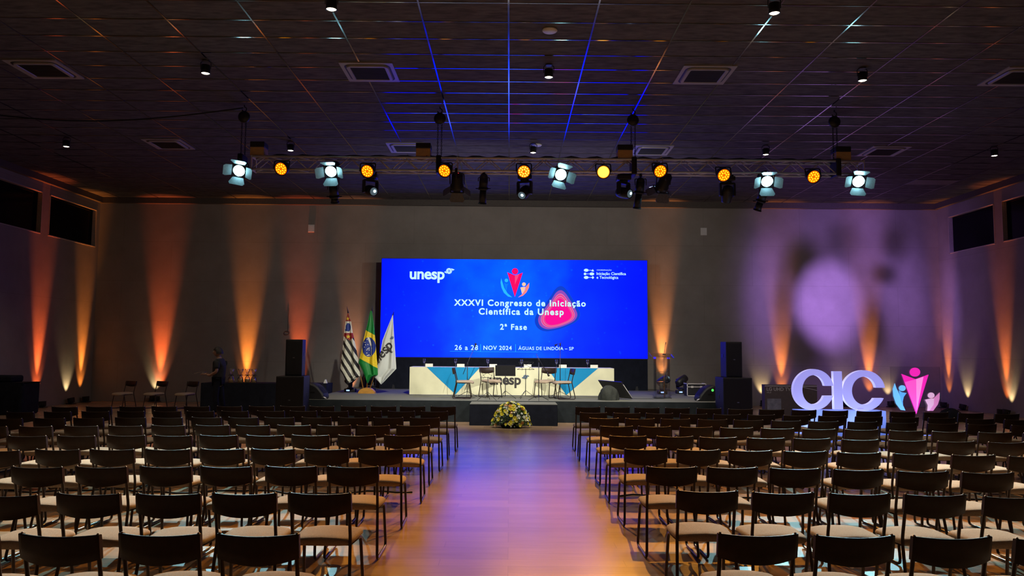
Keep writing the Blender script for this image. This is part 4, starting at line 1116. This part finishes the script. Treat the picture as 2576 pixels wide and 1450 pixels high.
def letter(pts, y0=0, d=.10):
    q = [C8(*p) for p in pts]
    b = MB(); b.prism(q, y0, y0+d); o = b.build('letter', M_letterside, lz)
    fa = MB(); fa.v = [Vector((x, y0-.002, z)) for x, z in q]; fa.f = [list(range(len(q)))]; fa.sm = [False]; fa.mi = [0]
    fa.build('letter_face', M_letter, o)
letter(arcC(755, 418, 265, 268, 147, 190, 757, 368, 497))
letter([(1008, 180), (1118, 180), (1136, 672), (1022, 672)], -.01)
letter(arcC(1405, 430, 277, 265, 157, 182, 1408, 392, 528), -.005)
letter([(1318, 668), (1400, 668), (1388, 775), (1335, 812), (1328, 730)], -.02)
zb = C8(700, 684)[1]
xa, xb = C8(575, 700)[0], C8(1700, 700)[0]
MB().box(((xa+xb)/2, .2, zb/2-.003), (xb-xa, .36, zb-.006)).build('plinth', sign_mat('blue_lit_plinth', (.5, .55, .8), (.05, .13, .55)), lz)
fg = thing('figure_sign', 'clear panel with pink arrow person and two small curved figures', 'sign', (6.2, CYc, 0))
f0 = C8(1755, 120); f1 = C8(2420, 690)
MB().box(((f0[0]+f1[0])/2, .03, (f0[1]+f1[1])/2-.2), (f1[0]-f0[0], .012, f0[1]-f1[1]+.4)).build('panel', M_acrylic, fg)
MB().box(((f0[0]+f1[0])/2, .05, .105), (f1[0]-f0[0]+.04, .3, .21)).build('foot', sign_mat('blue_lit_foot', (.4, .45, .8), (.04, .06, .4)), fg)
FG = lambda n_, pts, m_, dy=0: poly(n_, pts, m_, fg, C8, .02-dy, .01)
s_mag = sign_mat('magenta_figure', (.8, .03, .4), (.78, .015, .40)); s_pnk = sign_mat('pink_figure', (.85, .3, .6), (.85, .22, .62)); s_pnk2 = sign_mat('rose_figure', (.85, .15, .5), (.85, .07, .5))  # emission paints in the front light that falls on the figures
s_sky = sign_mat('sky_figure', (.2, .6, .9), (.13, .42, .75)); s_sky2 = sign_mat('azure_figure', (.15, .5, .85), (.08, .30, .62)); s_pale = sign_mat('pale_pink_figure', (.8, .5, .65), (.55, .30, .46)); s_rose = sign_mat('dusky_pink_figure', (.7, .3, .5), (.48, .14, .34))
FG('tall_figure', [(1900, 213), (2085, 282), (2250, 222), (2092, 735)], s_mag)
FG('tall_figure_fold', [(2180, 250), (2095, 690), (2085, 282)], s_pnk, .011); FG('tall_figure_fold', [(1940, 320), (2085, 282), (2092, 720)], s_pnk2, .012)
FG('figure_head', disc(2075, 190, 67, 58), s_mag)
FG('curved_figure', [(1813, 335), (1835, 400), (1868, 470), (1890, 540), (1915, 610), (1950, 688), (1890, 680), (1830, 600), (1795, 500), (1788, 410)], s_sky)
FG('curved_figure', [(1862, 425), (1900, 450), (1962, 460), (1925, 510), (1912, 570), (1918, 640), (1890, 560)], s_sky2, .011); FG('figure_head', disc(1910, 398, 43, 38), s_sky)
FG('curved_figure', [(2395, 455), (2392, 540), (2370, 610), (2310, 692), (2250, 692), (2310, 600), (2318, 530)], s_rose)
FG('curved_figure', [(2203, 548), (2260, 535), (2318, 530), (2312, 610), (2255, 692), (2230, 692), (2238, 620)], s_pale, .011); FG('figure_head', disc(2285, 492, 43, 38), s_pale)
def area(name, loc_, target, power, color, sx, sy, parent=None):
    l = bpy.data.lights.new(name, 'AREA'); l.shape = 'RECTANGLE'; l.size = sx; l.size_y = sy; l.energy = power; l.color = color
    o = bpy.data.objects.new(name, l); COL.objects.link(o)
    d = Vector(target)-Vector(loc_); o.matrix_world = Matrix.Translation(loc_) @ d.to_track_quat('-Z', 'Y').to_matrix().to_4x4()
    return o
# floor floods at the foot of the letters
for x, lab in ((5.6, 'small blue flood lamp on the floor below the first glowing letter'), (6.6, 'small blue flood lamp on the floor below the last glowing letter'), (7.7, 'small blue flood lamp on the floor below the pink figure sign')):
    t = thing('floor_flood', lab, 'stage light', (x, CYc-.42, 0), 0, 'blue floods before the letter sign')
    MB().rbox((0, 0, .06), (.2, .1, .1), .015).build('housing', M_black, t)
    MB().box((0, .03, .112), (.17, .05, .006)).build('lamp_face', glow('blue_flood_face', (.35, .5, 1), 3), t)
    spot('flood_beam', Vector((x, CYc-.40, .14)), (x, CYc, .75), 20, (.42, .55, 1), 130, .8, .06, t)

# television carton behind the letters
p = at(1990, 1000, 20.0)
t = thing('television_carton', 'large printed television carton standing behind the glowing letters', 'box', (p.x, 20.0, 0))
cw, ch = 1.36, .86
MB().rbox((0, .12, ch/2), (cw, .24, ch), .008).build('carton', M_cardboard, t)
lettering('carton_lettering', 'LG UHD TV', M_cartontext, t, -cw/2+.05, -.0, ch-.155, -.004, .03)
lettering('carton_lettering', '49UF', M_cartontext, t, -cw/2+.05, -cw/2+.17, ch-.22, -.004, .0)
MB().box((-cw/2+.24, -.003, .32), (.36, .006, .36)).build('picture', M_cartonpic, t)
MB().box((0, -.003, ch-.035), (cw, .006, .03)).box((cw/2-.2, -.004, ch-.1), (.4, .005, .02), Matrix.Rotation(R(12), 3, 'Y')).build('tape', M_tape, t)
# black cover by the right wall
bg = MB().grid(lambda u, v: (.36*math.cos(2*math.pi*u)*math.cos(v*1.57), .25*math.sin(2*math.pi*u)*math.cos(v*1.57), .30*math.sin(v*1.57)*(1+.1*math.sin(6*u*3.14))), 28, 10)
p = at(2392, 1020, 19.5)
tag(bg.build('black_bag', M_navy, None, (p.x, 19.5, 0)), 'low black bag on the floor right of the figure sign', 'bag')

# ------------------------------------------------------------------ dark table and gifts, left
t = thing('side_table', 'long table in black cloth behind the left subwoofer', 'table', (-6.55, 21.0, 0))
MB().box((0, 0, .745), (3.3, .7, .03)).build('table_top', M_grey, t)
for sx in (-1, 1):
    for sy in (-1, 1): MB().cyl((sx*1.5, sy*.28, 0), (sx*1.5, sy*.28, .73), .02).build('leg', M_grey, t)
b = MB().grid(lambda u, v: (-1.67+3.34*u, -.37-.015*math.sin(u*50)*v, .765*(1-v)+.01*v), 120, 6)
b.grid(lambda u, v: (-1.67+3.34*u, -.37+.74*v, .767), 10, 3)
for sx in (-1, 1): b.grid(lambda u, v: (sx*(1.67+.03*v*math.sin(u*12)), -.37+.74*u, .765*(1-v)+.01*v), 16, 5)
tag(b.build('black_tablecloth', M_navy, None, (-6.55, 21.0, 0)), 'black cloth hanging to the floor over the long left table', 'tablecloth')
for i, px in enumerate((582, 605, 622, 638)):
    p = at(px, 960, 20.85)
    lab = ('gift in clear wrap with dark bow, leftmost on the black table', 'gift in clear wrap with dark bow, second from left on black table', 'gift in clear wrap with dark bow, third from left on black table', 'gift in clear wrap with dark bow, rightmost on the black table')[i]
    t = thing('wrapped_gift', lab, 'gift', (p.x, 20.85, .768), rnd.uniform(0, .5), 'wrapped gifts on the black table')
    MB().rbox((0, 0, .05), (.12, .10, .10), .006).build('gift_box', M_tan, t)
    MB().lathe([(.075, 0), (.082, .06), (.06, .14), (.015, .20), (.03, .25), (.075, .37)], 12).build('wrapping', M_cello, t)
    b = MB()
    for s_ in (-1, 1): b.tube([(0, -.012, .2), (s_*.05, -.03, .225), (s_*.075, -.04, .19), (s_*.03, -.03, .195), (0, -.012, .2)], .008, 6).tube([(0, -.015, .2), (s_*.05, -.05, .14), (s_*.07, -.06, .08)], .007, 6)
    b.build('bow', M_blackmet, t)
    b = MB()
    for k in range(7): a = k*.9; b.tube([(0, 0, .2), (.07*math.cos(a), .05*math.sin(a), .37)], .0025, 4)
    b.build('gathered_stem', mat('straw', (.4, .25, .12), .7), t)
p = at(812, 962, 20.9)
tag(MB().prism([(-.05, 0), (.05, 0), (.012, .10), (-.012, .10)], -.03, .03).build('folded_card', M_offwhite, None, (-4.98, 20.95, .768)), 'small white folded card at the right end of the black table', 'card')

# covered case by the left wall
t = thing('covered_case', 'tall black cloth covered case in front of the left wall', 'case', (-12.55, 19.6, 0))
MB().rbox((0, 0, .39), (.9, .7, .78), .03).build('body', M_navy, t)
b = MB().grid(lambda u, v: (.47*math.cos(2*math.pi*u)*(1+.02*math.sin(20*u))**1 if False else max(-.47, min(.47, .62*math.cos(2*math.pi*u))), max(-.37, min(.37, .5*math.sin(2*math.pi*u)))-.01*math.sin(u*60)*v, .80*(1-v)+.03*v), 90, 6); b.build('cover', M_navy, t)
MB().box((0, 0, .79), (.94, .74, .02)).build('cover_top', M_navy, t)
t = tag(MB().rbox((0, 0, .085), (.62, .5, .17), .05, 3).build('soft_case', M_navy, None, (-12.75, 19.6, .80)), 'soft black bag lying on the covered case by the left wall', 'bag')

# ------------------------------------------------------------------ person walking past the black table
PX, PY = at(552, 900, 19.2).x, 19.2
per = thing('person', 'person in dark clothes facing left, holding white papers, by black table', 'person', (PX, PY, 0))
def skin_body(name, verts, edges, rad, mt, parent, lev=2):
    me = bpy.data.meshes.new(name); me.from_pydata(verts, edges, [])
    o = bpy.data.objects.new(name, me); COL.objects.link(o); o.parent = parent
    sk = o.modifiers.new('skin', 'SKIN'); sk.use_smooth_shade = True
    for i, r_ in enumerate(rad):
        me.skin_vertices[0].data[i].radius = r_ if isinstance(r_, tuple) else (r_, r_)
    me.skin_vertices[0].data[0].use_root = True
    ss = o.modifiers.new('subdivision', 'SUBSURF'); ss.levels = lev; ss.render_levels = lev
    me.materials.append(mt); return o
M_skin = mat('skin', (.28, .15, .10), .55, 0, .06, 12)
M_shirt = mat('dark_shirt', (.012, .013, .018), .85, 0, .15, 20, .3, 60); M_hair = mat('dark_hair', (.010, .008, .007), .6, 0, .2, 60, .5, 200, stretch=(1, 1, .2))
# facing -x: y is the person's side
V = [(0, 0, .92), (0, 0, 1.05), (.01, 0, 1.22), (.015, 0, 1.36), (0, 0, 1.44), (-.02, 0, 1.50), (-.045, 0, 1.585), (-.04, 0, 1.655),
     (.01, -.17, 1.37), (.03, -.22, 1.12), (-.16, -.17, 1.02), (-.25, -.12, 1.045),
     (.01, .17, 1.37), (.03, .22, 1.12), (-.16, .17, 1.02), (-.25, .10, 1.045),
     (.0, -.09, .88), (-.02, -.10, .50), (.02, -.10, .09), (-.10, -.11, .045),
     (.0, .09, .88), (.05, .10, .50), (.13, .10, .10), (.02, .11, .045)]
Ed = [(0, 1), (1, 2), (2, 3), (3, 4), (4, 5), (5, 6), (6, 7), (3, 8), (8, 9), (9, 10), (10, 11), (3, 12), (12, 13), (13, 14), (14, 15), (0, 16), (16, 17), (17, 18), (18, 19), (0, 20), (20, 21), (21, 22), (22, 23)]
Rd = [(.11, .10), (.11, .09), (.115, .09), (.11, .08), (.055, .055), (.052, .052), (.07, .08), (.06, .07), .045, .042, .034, .026, .045, .042, .034, .026, .088, .06, .042, .036, .088, .06, .042, .036]
skin_body('body', V, Ed, Rd, M_skin, per)
# clothes: shirt with short sleeves, trousers, shoes
Vs = [V[i] for i in (0, 1, 2, 3, 4, 8, 12)]+[(.025, -.212, 1.17), (.025, .212, 1.17)]
Vs[0] = (0, 0, .87)
skin_body('shirt', Vs, [(0, 1), (1, 2), (2, 3), (3, 4), (3, 5), (5, 7), (3, 6), (6, 8)], [(.165, .15), (.165, .14), (.185, .145), (.165, .13), (.072, .072), .085, .085, .068, .068], M_shirt, per)
Vt = [(0, 0, .90), V[16], V[17], (.02, -.10, .10), V[20], V[21], (.12, .10, .11)]
skin_body('trousers', Vt, [(0, 1), (1, 2), (2, 3), (0, 4), (4, 5), (5, 6)], [(.122, .112), .088, .072, .058, .088, .072, .058], M_navy, per)
for a, c in (((.04, -.10, .05), (-.14, -.11, .04)), ((.16, .10, .05), (-.02, .11, .04))):
    skin_body('shoe', [a, ((a[0]+c[0])/2, a[1], .055), c], [(0, 1), (1, 2)], [(.045, .05), (.05, .05), (.04, .035)], M_black, per, 2)
hd = MB().sph((-.045, 0, 1.60), .105, (1.0, .78, 1.18), 20, 14); hd.build('face', M_skin, per)
MB().sph((-.157, 0, 1.585), .018, (1, .7, 1.3), 8, 6).build('nose', M_skin, per)
for s_ in (-1, 1):
    MB().sph((-.135, s_*.034, 1.615), .012, n=8, k=6).build('eye', M_white, per); MB().sph((-.035, s_*.083, 1.595), .020, (.6, .4, 1.2), 8, 6).build('ear', M_skin, per)
MB().sph((-.14, 0, 1.545), .02, (.5, 1.1, .35), 8, 6).build('mouth', mat('lips', (.2, .07, .06), .5), per)
MB().grid(lambda u, v: (-.028+.122*math.cos(2*math.pi*u)*math.cos(1.57*v*.999), .102*math.sin(2*math.pi*u)*math.cos(1.57*v*.999), 1.605+.125*math.sin(1.57*v)-(.05*(1-v) if math.cos(2*math.pi*u) > -.3 else -.035*(1-v))), 30, 10).build('hair', M_hair, per)
# hands around the papers
for s_ in (-1, 1):
    hb = Vector((-.25, .10 if s_ > 0 else -.12, 1.045))
    VV = [tuple(hb), tuple(hb+Vector((-.045, 0, .006))), tuple(hb+Vector((-.085, 0, .008)))]; EE = [(0, 1), (1, 2)]; RR = [(.028, .018), (.038, .018), (.036, .014)]
    for k, (off, ln) in enumerate(((-.03, .06), (-.01, .072), (.01, .068), (.03, .052))):
        n0 = len(VV); VV += [tuple(hb+Vector((-.10, off, .012))), tuple(hb+Vector((-.10-ln*.5, off, .004))), tuple(hb+Vector((-.10-ln*.8, off, -.018)))]
        EE += [(2, n0), (n0, n0+1), (n0+1, n0+2)]; RR += [.0095, .009, .0075]
    n0 = len(VV); VV += [tuple(hb+Vector((-.05, -s_*.045, .022))), tuple(hb+Vector((-.09, -s_*.055, .034)))]; EE += [(1, n0), (n0, n0+1)]; RR += [.011, .008]
    skin_body('hand', VV, EE, RR, M_skin, per, 1)
pa = MB()
for k in range(3):
    q = Matrix.Translation((PX-.475, PY-.01, 1.066+.003*k)) @ Matrix.Rotation(R(-3-2*k), 4, 'Y') @ Matrix.Rotation(R(8*k), 4, 'Z')
    pa2 = MB().grid(lambda u, v: (-.15+.3*u, -.105+.21*v, .03*math.sin(u*2.4)), 8, 2).xf(q); pa.add(pa2.v, pa2.f, True)
tag(pa.build('paper_sheets', M_offwhite), 'loose white paper sheets in the hands of the person', 'paper')

# ------------------------------------------------------------------ uplights along the walls
def uplight(label, x, y, color, power, wall, lean, size, blend=.85, r=.03, gr='coloured uplights along the walls', z=0):
    """small floor lamp; wall = unit vector towards the wall it washes"""
    t = thing('floor_uplight', label, 'uplight', (x, y, z), math.atan2(wall[1], wall[0])-math.pi/2, gr)
    MB().rbox((0, 0, .012), (.22, .2, .024), .008).build('base', M_black, t)
    b = MB()
    for sx in (-1, 1): b.tube([(sx*.11, 0, .02), (sx*.11, 0, .12)], .008, 6)
    b.build('bracket', M_black, t)
    q = Matrix.Translation((0, 0, .12)) @ Matrix.Rotation(R(-lean), 4, 'X')
    MB().lathe([(.05, -.09), (.09, -.08), (.1, .05), (.105, .06), (.09, .06), (.085, .05)], 18).xf(q).build('housing', M_black, t)
    key = 'uplight_face_%02x%02x%02x' % tuple(int(c*255) for c in color)
    MB().lathe([(.088, .045), (.001, .05)], 18).xf(q).build('lamp_face', glow(key, color, 5), t)
    d = Vector((wall[0]*math.tan(R(lean)), wall[1]*math.tan(R(lean)), 1)); p = Vector((x, y, z+.19))+d.normalized()*.02
    if size < 40:
        spot('uplight_beam', p, p+d, power, color, size, blend, r, t)
        d2 = Vector((wall[0]*.26, wall[1]*.26, 1)); spot('uplight_near_beam', p, p+d2, power*.05, color, 44, 1, r, t)
    else: spot('uplight_beam', p, p+d, power, color, size, blend, r, t)
B_ = (0, 1); L_w = (-1, 0); R_w = (1, 0)
def xw(px, py=900): return at(px, py, YB).x
def yl(px, py=900, X=XL): d = ray(px, py); return d.y*X/d.x
uy = YB-.2
ups = [(xw(405), uy, REDOR, 1.0, B_, 'red-orange uplight behind the empty chair by the back wall'), (xw(622), uy, ORNG, 1.0, B_, 'orange uplight behind the wrapped gifts'),
       (xw(752), uy, REDOR, .8, B_, 'red-orange uplight behind the left loudspeaker stack'), (xw(1665), uy, (1, .33, .08), .9, B_, 'orange uplight behind the clear lectern'),
       (xw(1965), uy, ORNG, .6, B_, 'orange uplight behind the television carton'), (xw(2185), uy, ORNG, .6, B_, 'orange uplight behind the last glowing letter'),
       (xw(886), uy, (1, .36, .14), .55, B_, 'pale orange uplight behind the striped flag'),
       (XL+.2, yl(95), REDOR, .9, L_w, 'red uplight at the left wall behind the covered case'), (XL+.2, yl(205), ORNG, .8, L_w, 'amber uplight at the left wall near the corner'),
       (XR-.2, yl(2385, 900, XR), ORNG, .4, R_w, 'orange uplight at the right wall in the corner'), (XR-.2, yl(2530, 900, XR), (1, .2, .03), .5, R_w, 'orange uplight at the right wall nearest the photo edge')]
for x, y, c_, k, wv, lab in ups: uplight(lab, x, y, c_, P_UP*k, wv, 5, 21, 1, z=SZ if wv == B_ and SXL < x < SXR else 0)
for x, y, wv, lab, k in ((XL+.17, yl(165, 1000), L_w, 'warm white floor lamp by the left wall between two coloured columns', 1), (xw(395), YB-.17, B_, 'warm white floor lamp under the empty chair by the back wall', .8),
                      (xw(1915), YB-.17, B_, 'warm white floor lamp left of the television carton', 1), (xw(2190)-.9, YB-.17, B_, 'warm white floor lamp seen under the glowing letters', .7),
                      (xw(2215)+.2, YB-.17, B_, 'warm white floor lamp behind the figure sign', .7), (XR-.17, yl(2435, 1000, XR), R_w, 'warm white floor lamp at the right wall beside the black bag', 1), (XR-.17, yl(2545, 1000, XR), R_w, 'warm white floor lamp nearest the photo edge, right', 1)):
    uplight(lab, x, y, (1, .74, .36), P_WASH*k, wv, 14, 56, .9, .03, 'warm white floor lamps along the walls')

# square plates high on the back wall
for px, py, lab in ((783, 575, 'square white plate on the back wall left of the screen'), (1770, 583, 'square white plate on the back wall right of the screen')):
    p = at(px, py, YB); t = thing('wall_plate', lab, 'wall plate', (p.x, YB, p.z), 0, 'square white wall plates')
    MB().rbox((0, -.012, 0), (.2, .024, .24), .006).build('cover', M_white, t); MB().box((0, -.025, 0), (.13, .004, .16)).build('inner_panel', M_white, t)

# thin wire loop on the back wall, cables on the floor under the chairs
p = at(724, 835, YB); q = at(727, 775, YB)
b = MB().tube([(0, -.01, 0), (.01, -.02, (q.z-p.z)*.5), (q.x-p.x, -.008, q.z-p.z)], .006, 5)
for k in range(3): b.tube([(.085*math.cos(a)-.02, -.02-.01*k, -.03+.055*math.sin(a)-.01*k) for a in [2*math.pi*j/16 for j in range(16)]], .006, 5, True)
tag(b.build('wire_loop', M_grey, None, (p.x, YB, p.z)), 'coiled wire hanging on the back wall above the left loudspeaker', 'wire')
for xs, yy, lab in (((-8.5, -1.15), 9.3, 'black cable lying on the floor across the left chair rows'), ((1.3, 8.5), 9.2, 'black cable lying on the floor across the right chair rows')):
    pts = [(xs[0]+(xs[1]-xs[0])*i/40, yy+.10*math.sin(i*.7)+.05*math.sin(i*1.9), .009) for i in range(41)]
    tag(MB().tube(pts, .009, 6).build('floor_cable', M_cable), lab, 'cable')
